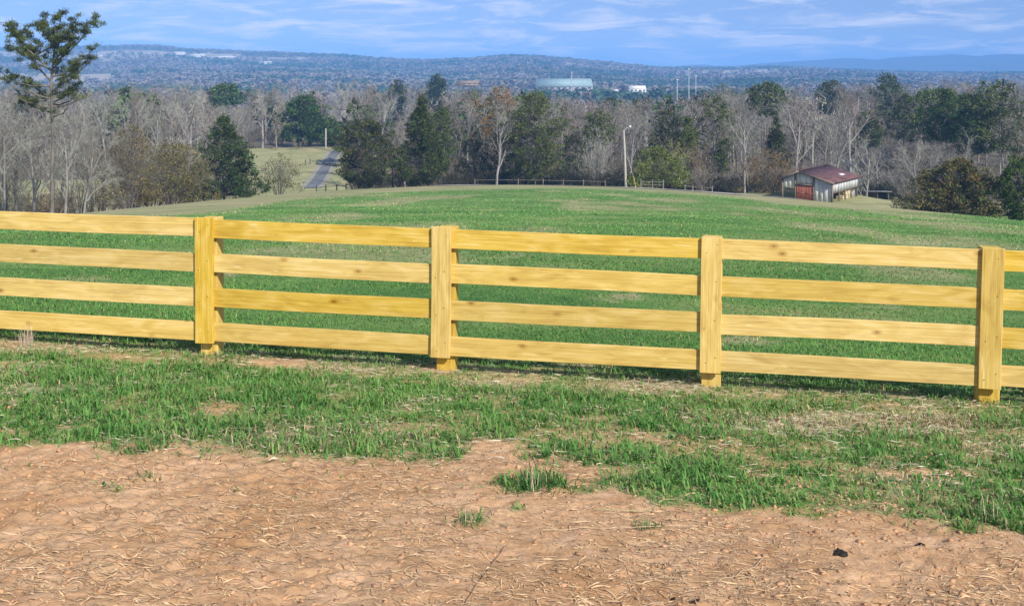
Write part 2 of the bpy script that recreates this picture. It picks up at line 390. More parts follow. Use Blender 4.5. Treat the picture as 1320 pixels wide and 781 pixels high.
ground = part('ground', np.stack([gx, gy, gz], 1), np.stack([ii, ii+1, ii+nx+1, ii+nx], 1), M_GROUND, col=np.stack([g, dr, fl], 1), smooth=True)
tag(ground, 'bare red dirt running into green pasture and far valley floor', 'ground', kind='structure')

# ------------------------------------------------------------------ grass, straw, clods
def blades(P, h, w, lean, col, rng, tipmul=1.15):
    n = len(P); th = rng.random(n)*2*np.pi
    d = np.stack([np.cos(th), np.sin(th), np.zeros(n)], 1); e = np.stack([-np.sin(th), np.cos(th), np.zeros(n)], 1)
    up = np.array([0, 0, 1.])
    mid = P+d*(lean*h*.35)[:, None]+up*(h*.6)[:, None]
    tip = P+d*(lean*h)[:, None]+up*(h*np.sqrt(np.clip(1-.55*lean**2, .15, 1)))[:, None]
    V = np.stack([P-e*w[:, None]/2, P+e*w[:, None]/2, mid-e*w[:, None]*.42, mid+e*w[:, None]*.42, tip], 1).reshape(-1, 3)
    b = np.arange(n)[:, None]*5
    T = np.concatenate([b+np.array([[0, 1, 3]]), b+np.array([[0, 3, 2]]), b+np.array([[2, 3, 4]])])
    cc = np.repeat(col, 5, 0); cc[4::5] *= tipmul
    return V, T, cc
rng = np.random.default_rng(7)
def grass_cols(n, x, y, dry, rng):
    k = rng.random(n); pt = fbm(x*1.1, y*1.1, 101, 3)
    A = np.array([.062, .185, .036]); B = np.array([.18, .35, .075]); D = np.array([.42, .335, .18]); Yl = np.array([.25, .27, .09])
    f = np.clip(k*.8+.35*pt+.1, 0, 1)[:, None]
    c = A*(1-f)+B*f
    yl = (rng.random(n) < .10+.1*pt)[:, None]; c = np.where(yl, Yl*(.7+.5*rng.random((n, 1))), c)
    isd = (rng.random(n) < .05+.85*dry)[:, None]
    return np.where(isd, D*(.65+.7*rng.random((n, 1))), c), isd[:, 0]
# near strip either side of the fence
n = 430000; x = rng.uniform(-8.4, 8.4, n); y = rng.uniform(4.6, 11.5, n)
# blades gather in tussocks
k = rng.random(n) < .6; cxs = np.round(x/.12)*.12+.05*vnoise(np.round(x/.12)*3.1, np.round(y/.12)*2.7, 3)*2; cys = np.round(y/.12)*.12+.05*vnoise(np.round(x/.12)*1.7, np.round(y/.12)*4.3, 4)*2
x = np.where(k, cxs+rng.normal(0, .03, n), x); y = np.where(k, cys+rng.normal(0, .03, n), y)
vis = np.abs(x) < y*.5+2.6; x, y = x[vis], y[vis]; n = len(x)
g, dr, fl = zones(x, y)
keep = rng.random(n) < (.004*(y > 5.5)+g*.95)*(.6+.4*vnoise(x*5, y*5, 12)); x, y, g, dr = x[keep], y[keep], g[keep], dr[keep]; n = len(x)
c, isd = grass_cols(n, x, y, dr, rng)
hh = (.028+.065*rng.random(n)**1.6)*(.5+.65*g)*(1+.5*fbm(x*1.7, y*1.7, 13, 2)); hh[isd] *= .75
V, T, cc = blades(np.stack([x, y, Z(x, y)+micro(x, y, g)-.005], 1), hh, .005+.008*rng.random(n), .45+.95*rng.random(n), c, rng)
tag(part('grass', V, T, M_GRASS, col=cc), 'green grass blades mixed with dry ones in the strip along the fence', 'grass', kind='stuff')
n_near = n
# the pasture behind: blades thin out and widen with distance
n = 310000; q = rng.random(n); y = 11.3*(110/11.3)**(q**1.15); x = rng.uniform(-1, 1, n)*(y*.56+2.8)
g, dr, fl = zones(x, y); u, v = pix(x, y, Z(x, y))
bd = np.interp(u, BORD_U, BORD_V); keep = (v > bd-1.5)&(rng.random(n) < (1-.55*dr)*(1-.55*sstep(25, 70, y))); x, y, g, dr, = x[keep], y[keep], g[keep], dr[keep]; n = len(x)
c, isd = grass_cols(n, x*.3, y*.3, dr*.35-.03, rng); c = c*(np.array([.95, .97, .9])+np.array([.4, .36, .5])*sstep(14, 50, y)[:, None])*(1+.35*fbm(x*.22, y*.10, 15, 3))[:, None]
hh = (.022+.036*rng.random(n))*(1+.7*fbm(x*.5, y*.5, 14, 3))*(1+.003*y)
V, T, cc = blades(np.stack([x, y, Z(x, y)-.005], 1), hh, (.006+.006*rng.random(n))*np.maximum(1, (y/11)**.95), .6+.9*rng.random(n), c, rng)
tag(part('pasture_grass', V, T, M_GRASS, col=cc), 'short green pasture grass on the slope behind the fence', 'grass', kind='stuff')
# straw litter lying on the dirt and through the grass
def litter(n, x, y, L, w, col, rng, lift=.003):
    th = rng.random(n)*np.pi*2; th = np.where(rng.random(n) < .45, rng.normal(0, .35, n), th); bend = rng.normal(0, .9, n)
    zz_ = lambda a, b: Z(a, b)+micro(a, b, 0)
    pts = []; px, py = x.copy(), y.copy(); rise = rng.random(n)
    for k in range(4):
        a = th+bend*(k-1.5)/2
        pts.append(np.stack([px, py, np.maximum(zz_(px, py), 0*px+zz_(x, y)-.02)+lift+.007*rise*(k in (1, 2))], 1))
        if k < 3: px = px+np.cos(a)*L/3; py = py+np.sin(a)*L/3
    V = []
    for k in range(4):
        a = th+bend*(min(k, 2)-1.5)/2; e = np.stack([-np.sin(a), np.cos(a), .5*rng.normal(size=n)], 1); ww = w*(1 if k in (1, 2) else .6)
        V += [pts[k]-e*ww[:, None]/2, pts[k]+e*ww[:, None]/2]
    V = np.stack(V, 1).reshape(-1, 3); b = np.arange(n)[:, None]*8
    T = np.concatenate([b+np.array([[2*k, 2*k+1, 2*k+3]]) for k in range(3)]+[b+np.array([[2*k, 2*k+3, 2*k+2]]) for k in range(3)])
    return V, T, np.repeat(col, 8, 0)
n = 66000; y = 3.9*(8.2/3.9)**rng.random(n); x = rng.uniform(-1, 1, n)*(y*.53+1.5)
dn = .45+.75*fbm(x*1.2, y*1.2, 111, 3); keep = rng.random(n) < np.clip(dn, .1, 1); x, y = x[keep], y[keep]; n = len(x)
c = np.array([.58, .40, .225])*(.55+.65*rng.random((n, 1)))*np.array([1, 1, 1]); c = np.where(rng.random((n, 1)) < .10, np.array([.36, .20, .10])*(.6+.6*rng.random((n, 1))), c)
V, T, cc = litter(n, x, y, .025+.10*rng.random(n)**2, .0022+.0034*rng.random(n)**2, c, rng)
tag(part('straw_litter', V, T, M_STRAW, col=cc), 'tan straw scattered over the bare dirt', 'straw', kind='stuff')
n = 22000; x = rng.uniform(-5.8, 5.8, n); y = rng.uniform(6.2, 10.6, n); g, dr, fl = zones(x, y)
keep = rng.random(n) < .09+.8*dr; x, y = x[keep], y[keep]; n = len(x)
c = np.array([.60, .51, .36])*(.6+.6*rng.random((n, 1)))
V, T, cc = litter(n, x, y, .05+.11*rng.random(n), .0025+.0035*rng.random(n), c, rng, .022)
tag(part('dead_grass', V, T, M_STRAW, col=cc), 'pale matted dead grass in the strip before the fence', 'dead grass', kind='stuff')
ico = bmesh.new(); bmesh.ops.create_icosphere(ico, subdivisions=1, radius=1); ico.verts.ensure_lookup_table()
IV = np.array([v.co[:] for v in ico.verts]); IT = np.array([[v.index for v in f.verts] for f in ico.faces]); ico.free()
def clods(n, x, y, s, col, rng):
    V = IV[None]*(1+.28*rng.normal(size=(n, len(IV), 1)))*s[:, None, None]*np.stack([1+.4*rng.random(n), 1+.4*rng.random(n), .5+.3*rng.random(n)], 1)[:, None]
    z = Z(x, y)+micro(x, y, 0)
    V = V+np.stack([x, y, z+.1*s], 1)[:, None]
    return V.reshape(-1, 3), (np.arange(n)[:, None, None]*len(IV)+IT[None]).reshape(-1, 3), np.repeat(col, len(IV), 0)
n = 10000; y = 3.9*(7.6/3.9)**rng.random(n); x = rng.uniform(-1, 1, n)*(y*.53+1.5); keep = rng.random(n) < .5+.5*fbm(x*2, y*2, 121, 2)+.25*(x > 1); x, y = x[keep], y[keep]; n = len(x)
c = np.array([.50, .285, .15])*(.7+.5*rng.random((n, 1)))
V, T, cc = clods(n, x, y, .004+.011*rng.random(n)**4, c, rng)
tag(part('dirt_clods', V, T, M_STRAW, col=cc), 'small clods of red dirt over the bare ground', 'dirt', kind='stuff')

# ------------------------------------------------------------------ the fence
fence = empty('board_fence', (1.8, 9.62, 0))
tag(fence, 'new yellow pine four board fence across the pasture edge', 'fence')
PX = [(-7.98, 11.19, 1.50, .12), (-5.74, 10.82, 1.466, .09), (-3.093, 10.39, 1.427, .057), (-.681, 9.99, 1.394, .024), (1.866, 9.62, 1.356, -.014), (4.319, 9.27, 1.315, -.055), (6.77, 8.90, 1.275, -.095), (9.2, 8.55, 1.235, -.13)]
LEAN = [0, 0, -.006, .008, .014, .028, .02, 0]; OFF = [0, 0, .018, .035, .008, .008, 0, 0]
FL = np.array([1.8, 9.62, 0])
fdir = np.array([PX[5][0]-PX[2][0], PX[5][1]-PX[2][1]]); fdir /= np.linalg.norm(fdir); fn = np.array([fdir[1], -fdir[0]])   # towards the camera
ang = math.atan2(fdir[1], fdir[0])
RH, PITCH, RT = .184, .3465, .040
rg = np.random.default_rng(3); FACE = []
for i, (x, y, zt, zb) in enumerate(PX):
    h = zt-zb; x, y = x-fdir[0]*LEAN[i]*.69, y-fdir[1]*LEAN[i]*.69
    # square post behind the rails
    px, py = x+fdir[0]*OFF[i]-fn[0]*.083, y+fdir[1]*OFF[i]-fn[1]*.083
    o = bm_part('post', bev_box(h+.45-.004, .16, .182, .008, 0), M_WOOD, fence)
    o.matrix_local = Matrix.Translation((px-FL[0], py-FL[1], zb-.45)) @ Matrix.Rotation(ang, 4, 'Z') @ Matrix.Rotation(LEAN[i], 4, 'Y') @ Matrix.Rotation(-math.pi/2, 4, 'Y') 
    # face board in front
    fx, fy = x+fn[0]*(RT+.020), y+fn[1]*(RT+.020); fb = zt-4*PITCH+PITCH-RH-.03
    fh = zt+.012-fb
    o = bm_part('face_board', bev_box(fh, .034, .192, .004, 3, i, .002), M_WOOD, fence)
    o.matrix_local = Matrix.Translation((fx-FL[0]+LEAN[i]*(fb-zb), fy-FL[1], fb)) @ Matrix.Rotation(ang, 4, 'Z') @ Matrix.Rotation(LEAN[i], 4, 'Y') @ Matrix.Rotation(-math.pi/2, 4, 'Y') @ Matrix.Rotation(math.pi/2, 4, 'X')@ Matrix.Rotation(math.pi/2, 4, 'X')
    FACE.append(o)
for i in range(len(PX)-1):
    a, b_ = PX[i], PX[i+1]
    for k in range(4):
        j0, j1 = rg.normal(0, .004, 2)
        za = a[2]-.012-PITCH*k-RH/2+j0; zb_ = b_[2]-.012-PITCH*k-RH/2+j1
        p0 = Vector((a[0]+fn[0]*(RT/2+.001), a[1]+fn[1]*(RT/2+.001), za)); p1 = Vector((b_[0]+fn[0]*(RT/2+.001), b_[1]+fn[1]*(RT/2+.001), zb_))
        d = p1-p0; L = d.length; p0 = p0+d.normalized()*.002
        o = bm_part('rail', bev_box(L-.004, RT-.002, RH, .004, 7, 50+i*4+k, .004), M_WOOD, fence)
        X = d.normalized(); Yv = Vector((-X.y, X.x, 0)).normalized(); Zv = X.cross(Yv)
        o.matrix_local = Matrix.Translation(p0-Vector(FL)) @ Matrix((X, Yv, Zv)).transposed().to_4x4()
M_NAIL = noise_mat('nail_steel', (.05, .04, .035), (.09, .07, .06), 20, .5, .4)
for i in range(2, 6):
    x, y, zt, zb = PX[i]
    for k in range(4):
        for s in (-1, 1):
            p = Vector((x+fn[0]*(RT+.0385)+fdir[0]*(.045*s+float(rg.normal(0, .008)))+LEAN[i]*(zt-zb-.7-PITCH*k), y+fn[1]*(RT+.0385)+fdir[1]*.05*s, zt-.012-PITCH*k-RH/2+s*rg.uniform(.015, .05)+rg.normal(0, .008)))
            th = np.arange(6)*np.pi/3
            V = np.concatenate([[[0, 0, .0015]], np.stack([np.cos(th)*.005, np.sin(th)*.005, 0*th], 1)]); T = np.array([[0, q+1, (q+1) % 6+1] for q in range(6)])
            if i == 2 and k == 0 and s == -1: nail_me = mesh('nail', V, T, M_NAIL)
            o = link('nail', nail_me, FACE[i])
            Zn = Vector((fn[0], fn[1], 0)); Xn = Vector((fdir[0], fdir[1], 0)); Yn = Zn.cross(Xn)
            o.matrix_basis = FACE[i].matrix_basis.inverted() @ Matrix.Translation(p-Vector(FL)) @ Matrix((Xn, Yn, Zn)).transposed().to_4x4()

# ------------------------------------------------------------------ tree makers
def spawn(P, D, L, Rr, m, ang0, lenf, rf, rng, t0=.35, up=.15, segs=3, wob=.18):
    """polylines of branches and their children"""
    n = len(P); pts = [P]; d = D
    for k in range(segs):
        d = unit(d+rng.normal(size=(n, 3))*wob+np.array([0, 0, up])) if k else d
        pts.append(pts[-1]+d*(L/segs)[:, None])
    pts = np.stack(pts, 1)
    rr = Rr[:, None]*(1-.62*np.arange(segs+1)[None]/segs)
    seg = (pts[:, :-1].reshape(-1, 3), pts[:, 1:].reshape(-1, 3), rr[:, :-1].ravel(), rr[:, 1:].ravel())
    if not m: return seg, None
    t = t0+(1-t0)*(np.arange(m)[None]+rng.random((n, m)))/m
    s = np.clip((t*segs).astype(int), 0, segs-1); f = t*segs-s; ar = np.arange(n)[:, None]
    cp = pts[ar, s]*(1-f)[..., None]+pts[ar, s+1]*f[..., None]
    dd = unit(pts[ar, s+1]-pts[ar, s])
    pr = unit(np.cross(dd, rng.normal(size=(n, m, 3))))
    an = ang0*(.7+.6*rng.random((n, m)))
    cd = unit(dd*np.cos(an)[..., None]+pr*np.sin(an)[..., None]+np.array([0, 0, up]))
    cl = L[:, None]*lenf*(.6+.6*rng.random((n, m)))*(1.15-.45*t)
    cr_ = Rr[:, None]*rf*(1.1-.5*t)
    return seg, (cp.reshape(-1, 3), cd.reshape(-1, 3), cl.ravel(), cr_.ravel())
def bare_tree(H, rng, fork=.3, spread=.55, limbs=5, tr=.16, twigs=7, twig_w=.028, lo=False, sub=(6, 5), fine=1.0):
    parts = []; br = []
    P = np.zeros((1, 3)); P[0, 2] = -.4; lean = rng.normal(0, .05, 2); D = unit(np.array([[lean[0], lean[1], 1.]]))
    seg, ch = spawn(P, D, np.array([H*.74]), np.array([tr]), limbs, spread, .60, .55, rng, fork, .10, 5, .06)
    parts.append(tubes(*seg, 4 if lo else 7))
    seg, ch = spawn(*ch, sub[0], .6, .5, .5, rng, .25, .10, 3, .16)
    parts.append(tubes(*seg, 3 if lo else 5))
    seg, ch2 = spawn(*ch, sub[1], .7, .55, .55, rng, .2, .05, 2 if lo else 3, .22)
    w = twig_w
    sg = (seg[0], seg[1], np.maximum(seg[2], w*.45), np.maximum(seg[3], w*.4))
    if lo: br.append(tris(sg[0], sg[1]-sg[0], np.linalg.norm(sg[1]-sg[0], axis=1), sg[2]*2, rng))
    else: br.append(tubes(*sg, 3))
    if lo:
        br.append(tris(ch2[0], ch2[1], np.maximum(ch2[2], .5), np.full(len(ch2[0]), w*1.6), rng))
    else:
        seg, ch3 = spawn(*ch2, twigs, .75, .7, .6, rng, .15, .04, 2, .25)
        br.append(tris(seg[0], seg[1]-seg[0], np.linalg.norm(seg[1]-seg[0], axis=1)*1.1, np.full(len(seg[0]), w), rng))
        q = rng.random(len(ch3[0])) < fine; ch3 = tuple(c_[q] for c_ in ch3)
        br.append(tris(ch3[0], ch3[1], np.maximum(ch3[2], .45), np.full(len(ch3[0]), w*.8), rng))
    return cat(parts), cat(br)
def bare_bush(H, Rd, rng, stems=14, twig_w=.03, twigs=5, k=5):
    n = stems; th = rng.random(n)*2*np.pi; sp = rng.random(n)**.6
    P = np.stack([np.cos(th)*sp*Rd*.25, np.sin(th)*sp*Rd*.25, np.full(n, -.15)], 1)
    D = unit(np.stack([np.cos(th)*sp*Rd/H*1.0, np.sin(th)*sp*Rd/H*1.0, np.full(n, .8)], 1))
    seg, ch = spawn(P, D, H*(.6+.35*rng.random(n)), np.full(n, .05), k, .6, .5, .5, rng, .2, .06, 3, .16)
    a = tubes(*seg, 4)
    seg, ch = spawn(*ch, twigs, .7, .6, .6, rng, .1, .05, 2, .25)
    b = tris(seg[0], seg[1]-seg[0], np.linalg.norm(seg[1]-seg[0], axis=1)*1.1, np.full(len(seg[0]), twig_w*1.2), rng)
    seg, ch = spawn(*ch, 4, .7, .6, .6, rng, .1, .05, 2, .25)
    c = tris(seg[0], seg[1]-seg[0], np.linalg.norm(seg[1]-seg[0], axis=1)*1.1, np.full(len(seg[0]), twig_w), rng)
    d = tris(ch[0], ch[1], np.maximum(ch[2], .3), np.full(len(ch[0]), twig_w*.8), rng)
    return a, cat([b, c, d])
def leafy(H, Rd, prof, rng, base=.1, clumps=420, leaves=18, size=.2, sig=.3, col=(.05, .085, .03), var=.35, tr=.16, rough=.35, outw=.6, limb=.5, second=None, sf=.2):
    n = int(clumps*1.35)
    t = base+(1-base)*rng.random(n*3); r = prof((t-base)/(1-base))
    k = rng.random(n*3) < (r+.06)/max(r.max(), 1e-6); t, r = t[k][:n], r[k][:n]; n = len(t)
    th = rng.random(n)*2*np.pi
    lump = 1+rough*fbm(th*1.6+H, t*H*.55, int(H*10) % 50, 2)*1.6
    rad = 1.13*Rd*r*np.sqrt(.2+.8*rng.random(n))*lump
    sig *= .74; size *= 1.1; keep = vnoise(th*2.2+3, t*H*.8, 17) > -.42; t, th, rad, r = t[keep], th[keep], rad[keep], r[keep]; n = len(t)
    Cn = np.stack([np.cos(th)*rad, np.sin(th)*rad, t*H], 1)
    od = np.stack([np.cos(th), np.sin(th), np.full(n, .25)], 1)
    m = leaves
    P = (Cn[:, None]+rng.normal(size=(n, m, 3))*np.array([sig, sig, sig*.7])).reshape(-1, 3)
    D = (od[:, None]*outw+rng.normal(size=(n, m, 3))*.6).reshape(-1, 3)
    V, T = tris(P, D, size*(.6+.8*rng.random(n*m)), size*.55*(.6+.8*rng.random(n*m)), rng)
    cl = np.array(col)[None]*(1+var*rng.normal(size=(n, 1))).clip(.45, 1.9)*(1+.10*rng.normal(size=(n, 3)))
    if second is not None:
        s = rng.random(n) < sf; cl[s] = np.array(second)*(.7+.6*rng.random((s.sum(), 1)))
    cl = np.repeat(np.repeat(cl, m, 0)*(.88+.24*rng.random((n*m, 1))), 3, 0)
    # trunk and limbs
    q = np.linspace(0, .92, 6); lx = np.cumsum(rng.normal(0, .02*H*.12, (6, 2)), 0); tp = np.stack([lx[:, 0], lx[:, 1], q*H-.3*(q == 0)], 1)
    parts = [tubes(tp[:-1], tp[1:], tr*(1-q[:-1]*.85), tr*(1-q[1:]*.85), 7)]
    s = rng.random(n) < limb; E = Cn[s]; zt = np.maximum(E[:, 2]-.35*np.hypot(E[:, 0], E[:, 1])-.1, .05*H)
    S = np.stack([np.interp(zt/H, q, tp[:, 0]), np.interp(zt/H, q, tp[:, 1]), zt], 1)
    if len(E): parts.append(tubes(S, E, np.full(len(E), .035), np.full(len(E), .012), 4))
    return cat(parts), (V, T), (cl*np.array([1.14, 1.06, .66])).clip(0, 1)
cone = lambda s: np.clip((1-s), 0, 1)**.75*sstep(-.15, .12, s)
spire = lambda s: np.clip((1-s), 0, 1)**.9*sstep(-.1, .2, s)+.03
egg = lambda s: np.sqrt(np.clip(1-((s-.38)/.62)**2, 0, 1))*np.clip(s/.25+.35, 0, 1)
dome = lambda s: np.sqrt(np.clip(1-s**2, 0, 1))
crownp = lambda s: np.clip(np.sin(np.pi*np.clip(s*.85+.12, 0, 1)), 0, 1)**.8
NAMED = []
def ztop(v, y): return CZ-(v-HOR)/F*y
def foliage_tree(name, label, cat_, u, y, vt, wpx, prof, seed, group=None, leafmat=None, bark=None, **kw):
    x = (u-660)/F*y; z = float(Z(x, y)); H = ztop(vt, y)-z; Rd = wpx/2/F*y
    NAMED.append((u, wpx/2+3, y, vt+(HOR+F*(CZ-z)/y-vt)*(1-kw.get('base', .1))*.95)); rg_ = np.random.default_rng(seed)
    (tv, tt), (lv, lt), cl = leafy(H, Rd, prof, rg_, **kw)
    e = empty(name, (x, y, z)); tag(e, label, cat_, group)
    part('trunk', tv, tt, bark or M_BARK, e); part('crown', lv, lt, leafmat or M_LEAF, e, col=cl)
    return e
TW = lambda n, rg_, c=(.36, .325, .29), v=.22: np.array(c)*(1+v*rg_.normal(size=(n//3, 1))).clip(.4, 1.7).repeat(3, 0)[:n] if n % 3 == 0 else np.tile(np.array(c), (n, 1))
def twig_cols(V, base, rg_, var=.2):
    s = fbm(V[:, 0]*.8, V[:, 2]*.8, 7, 2)*.25
    return (np.array(base)*np.array([.82, .855, .81]))[None]*(1+s+var*.4*rg_.normal(size=len(V)))[:, None].clip(.5, 1.6)
def bare_thing(name, label, cat_, u, y, vt, seed, group=None, twc=(.36, .325, .29), bark=None, **kw):
    x = (u-660)/F*y; z = float(Z(x, y)); H = ztop(vt, y)-z
    NAMED.append((u, 14, y, 999)); rg_ = np.random.default_rng(seed); a, b = bare_tree(H*.98, rg_, **kw)
    s = H/max(b[0][:, 2].max(), .1)
    e = empty(name, (x, y, z)); tag(e, label, cat_, group)
    part('trunk', a[0]*s, a[1], bark or M_PALE_BARK, e); part('crown', b[0]*s, b[1], M_TWIG, e, col=twig_cols(b[0], twc, rg_))
    return e
def bush_thing(name, label, u, y, vt, wpx, seed, twc=(.3, .26, .2), leaf=None, nleaf=0, lsize=.16, cat_='bush', group=None, **kw):
    x = (u-660)/F*y; z = float(Z(x, y)); H = max(ztop(vt, y)-z, 1.0); Rd = wpx/2/F*y
    NAMED.append((u, wpx/2, y, 999)); rg_ = np.random.default_rng(seed); a, b = bare_bush(H, Rd, rg_, **kw)
    e = empty(name, (x, y, z)); tag(e, label, cat_, group)
    sc = np.array([Rd/np.percentile(np.abs(b[0][:, 0]), 96), Rd/np.percentile(np.abs(b[0][:, 1]), 96), H/np.percentile(b[0][:, 2], 99.5)])
    part('stems', a[0]*sc, a[1], M_BARK, e); part('twigs', b[0]*sc, b[1], M_TWIG, e, col=twig_cols(b[0], twc, rg_))
    if leaf is not None:
        (tv, tt), (lv, lt), cl = leafy(H*.97, Rd*.95, dome, rg_, base=.08, clumps=nleaf, leaves=12, size=lsize, sig=.35, col=leaf, var=.4, limb=0, rough=.5)
        part('foliage', lv, lt, M_LEAF, e, col=cl)
    return e

# ------------------------------------------------------------------ evergreens one can name
CG = (.058, .085, .034); DG = (.035, .062, .026); BG = (.095, .095, .045)
foliage_tree('cedar_tree', 'dark green cone shaped cedar at the left end of the pasture edge', 'tree', 289, 128, 150, 98, cone, 1, base=.03, clumps=620, leaves=20, size=.26, sig=.3, col=DG, rough=.45)
foliage_tree('evergreen_tree', 'broad dark green evergreen at the top of the tan meadow', 'tree', 391, 272, 124, 48, egg, 2, base=.03, clumps=600, leaves=18, size=.5, sig=.5, col=(.045, .085, .028), rough=.2)
foliage_tree('evergreen_tree', 'small green evergreen tucked right of the broad one above the meadow', 'tree', 424, 274, 151, 28, egg, 3, base=.03, clumps=300, leaves=16, size=.5, sig=.45, col=(.06, .105, .03), rough=.2)
foliage_tree('cedar_tree', 'brown tinged ragged cedar beside the driveway', 'tree', 469, 152, 155, 72, egg, 4, base=.04, clumps=800, leaves=18, size=.26, sig=.32, col=(.048, .062, .03), rough=.45, second=(.10, .082, .05), sf=.09)
foliage_tree('cedar_tree', 'tall spired dark cedar right of the ragged brown tinged one', 'tree', 543, 154, 124, 66, spire, 5, base=.03, clumps=820, leaves=18, size=.28, sig=.32, col=(.05, .07, .03), rough=.45)
foliage_tree('pine_tree', 'slim dark pine close behind the tall spired cedar', 'tree', 568, 168, 138, 32, crownp, 6, base=.25, clumps=260, leaves=15, size=.3, sig=.4, col=CG, rough=.6)
foliage_tree('pine_tree', 'bushy full green pine at the pasture edge beside the rust topped tree', 'tree', 690, 166, 118, 74, crownp, 7, base=.10, clumps=680, leaves=16, size=.3, sig=.42, col=(.075, .1, .042), rough=.6)
foliage_tree('rust_leaved_tree', 'half bare tree with rusty brown leaves on top', 'tree', 645, 172, 112, 62, crownp, 8, base=.35, clumps=260, leaves=13, size=.3, sig=.45, col=(.17, .1, .05), rough=.6, bark=M_PALE_BARK, second=(.09, .10, .045), sf=.35)
foliage_tree('cedar_tree', 'dark bushy cedar filling the gap between rust topped tree and full green pine', 'tree', 664, 176, 150, 56, egg, 61, base=.05, clumps=420, leaves=16, size=.3, sig=.4, col=(.042, .06, .03), rough=.5)
foliage_tree('cedar_tree', 'low dark cedar in the shade right of the full green pine', 'tree', 741, 178, 172, 32, egg, 62, base=.05, clumps=240, leaves=15, size=.28, sig=.36, col=(.042, .056, .03), rough=.5)
foliage_tree('cedar_tree', 'low dark cedar in the shade left of the rust topped tree', 'tree', 612, 176, 176, 34, egg, 63, base=.05, clumps=240, leaves=15, size=.28, sig=.36, col=(.045, .058, .03), rough=.5)
foliage_tree('pine_tree', 'small round topped pine left of the lamp pole', 'tree', 770, 188, 143, 38, egg, 9, base=.5, clumps=190, leaves=14, size=.34, sig=.4, col=(.07, .095, .034))
foliage_tree('cedar_tree', 'grey green bushy cedar left of a narrow brighter one', 'tree', 861, 192, 141, 40, egg, 10, base=.1, clumps=420, leaves=15, size=.34, sig=.4, col=(.055, .07, .038), rough=.4)
foliage_tree('cedar_tree', 'narrow bright green cedar between the grey green cedar and big open pine', 'tree', 886, 180, 146, 34, spire, 11, base=.08, clumps=420, leaves=15, size=.3, sig=.36, col=(.085, .11, .035), rough=.4)
foliage_tree('pine_tree', 'big open crowned pine with pale limbs right of the narrow cedar', 'tree', 921, 184, 125, 60, crownp, 12, base=.22, clumps=430, leaves=15, size=.32, sig=.44, col=(.07, .095, .04), rough=.6, bark=M_PALE_BARK)
foliage_tree('pine_tree', 'round headed pine standing high over the woods behind the small dark cedar', 'tree', 989, 250, 107, 46, egg, 13, base=.55, clumps=260, leaves=15, size=.5, sig=.55, col=(.07, .1, .04))
foliage_tree('cedar_tree', 'small dark pointed cedar left of the barn in the grey woods', 'tree', 1000, 172, 150, 42, cone, 14, base=.05, clumps=380, leaves=15, size=.3, sig=.3, col=(.045, .062, .03), rough=.4)
foliage_tree('pine_tree', 'wide topped bright green pine in the right hand woods', 'tree', 1210, 205, 113, 66, egg, 15, base=.42, clumps=420, leaves=16, size=.42, sig=.5, col=(.065, .11, .032), rough=.5)
foliage_tree('pine_tree', 'dark full pine overlapping the wide bright green one on its right', 'tree', 1252, 196, 120, 62, egg, 16, base=.35, clumps=460, leaves=16, size=.38, sig=.5, col=(.045, .085, .028), rough=.5)
foliage_tree('pine_tree', 'tall ragged pine near the right edge of the woods', 'tree', 1290, 190, 104, 58, crownp, 17, base=.35, clumps=380, leaves=15, size=.38, sig=.5, col=(.07, .095, .038), rough=.7, bark=M_PALE_BARK)
foliage_tree('pine_tree', 'tall hazy green pine in the woods straight above the barn roof end', 'tree', 1143, 300, 96, 36, crownp, 18, base=.35, clumps=260, leaves=14, size=.6, sig=.6, col=(.06, .095, .045), rough=.6)
foliage_tree('pine_tree', 'dull green pine low in the woods right of the hazy tall one', 'tree', 1165, 240, 122, 40, crownp, 19, base=.3, clumps=260, leaves=14, size=.45, sig=.5, col=(.06, .08, .04), rough=.6)
foliage_tree('pine_tree', 'small green pine in brown woods left of the dull green one', 'tree', 1122, 235, 143, 28, egg, 20, base=.3, clumps=200, leaves=14, size=.42, sig=.45, col=(.065, .09, .036), rough=.5)
foliage_tree('pine_tree', 'dark pine rising hazy above the centre woods', 'tree', 563, 420, 96, 24, crownp, 21, base=.3, clumps=220, leaves=13, size=.8, sig=.9, col=(.04, .065, .035), rough=.6)
foliage_tree('pine_tree', 'narrow dark pine above the bare woods left of the hazy centre one', 'tree', 512, 380, 104, 24, egg, 22, base=.25, clumps=220, leaves=13, size=.7, sig=.8, col=(.045, .065, .036), rough=.5)
foliage_tree('pine_tree', 'low green pine crown peeping from the grey woods on the left', 'tree', 292, 330, 108, 40, dome, 23, base=.62, clumps=200, leaves=14, size=.7, sig=.8, col=(.06, .105, .045), rough=.4)
foliage_tree('pine_tree', 'hazy dull pine in the woods right of the round headed one', 'tree', 1070, 330, 103, 32, egg, 24, base=.4, clumps=200, leaves=13, size=.65, sig=.7, col=(.06, .08, .05), rough=.5)
foliage_tree('cedar_tree', 'bright green cedar cut by the right edge of the view', 'tree', 1312, 112, 200, 42, egg, 25, base=.04, clumps=420, leaves=18, size=.22, sig=.26, col=(.065, .105, .03), rough=.4)
foliage_tree('cedar_tree', 'wide sprawling bronze green cedar at the right end of the pasture', 'tree', 1236, 116, 206, 98, dome, 26, base=.0, clumps=1100, leaves=17, size=.24, sig=.32, col=(.092, .096, .048), rough=.75, second=(.16, .115, .06), sf=.14)
bush_thing('olive_bush', 'round olive green shrub right of the lamp pole', 848, 160, 188, 66, 30, (.26, .25, .13), (.115, .145, .05), 800, .24)
bush_thing('olive_bush', 'yellowish thin shrub leaning behind the round olive one', 868, 166, 180, 40, 31, (.34, .32, .19), (.22, .22, .10), 110, .2)
bush_thing('bare_bush', 'low grey brown bush by the track beside the tan patch', 906, 152, 211, 42, 32, (.30, .26, .22))
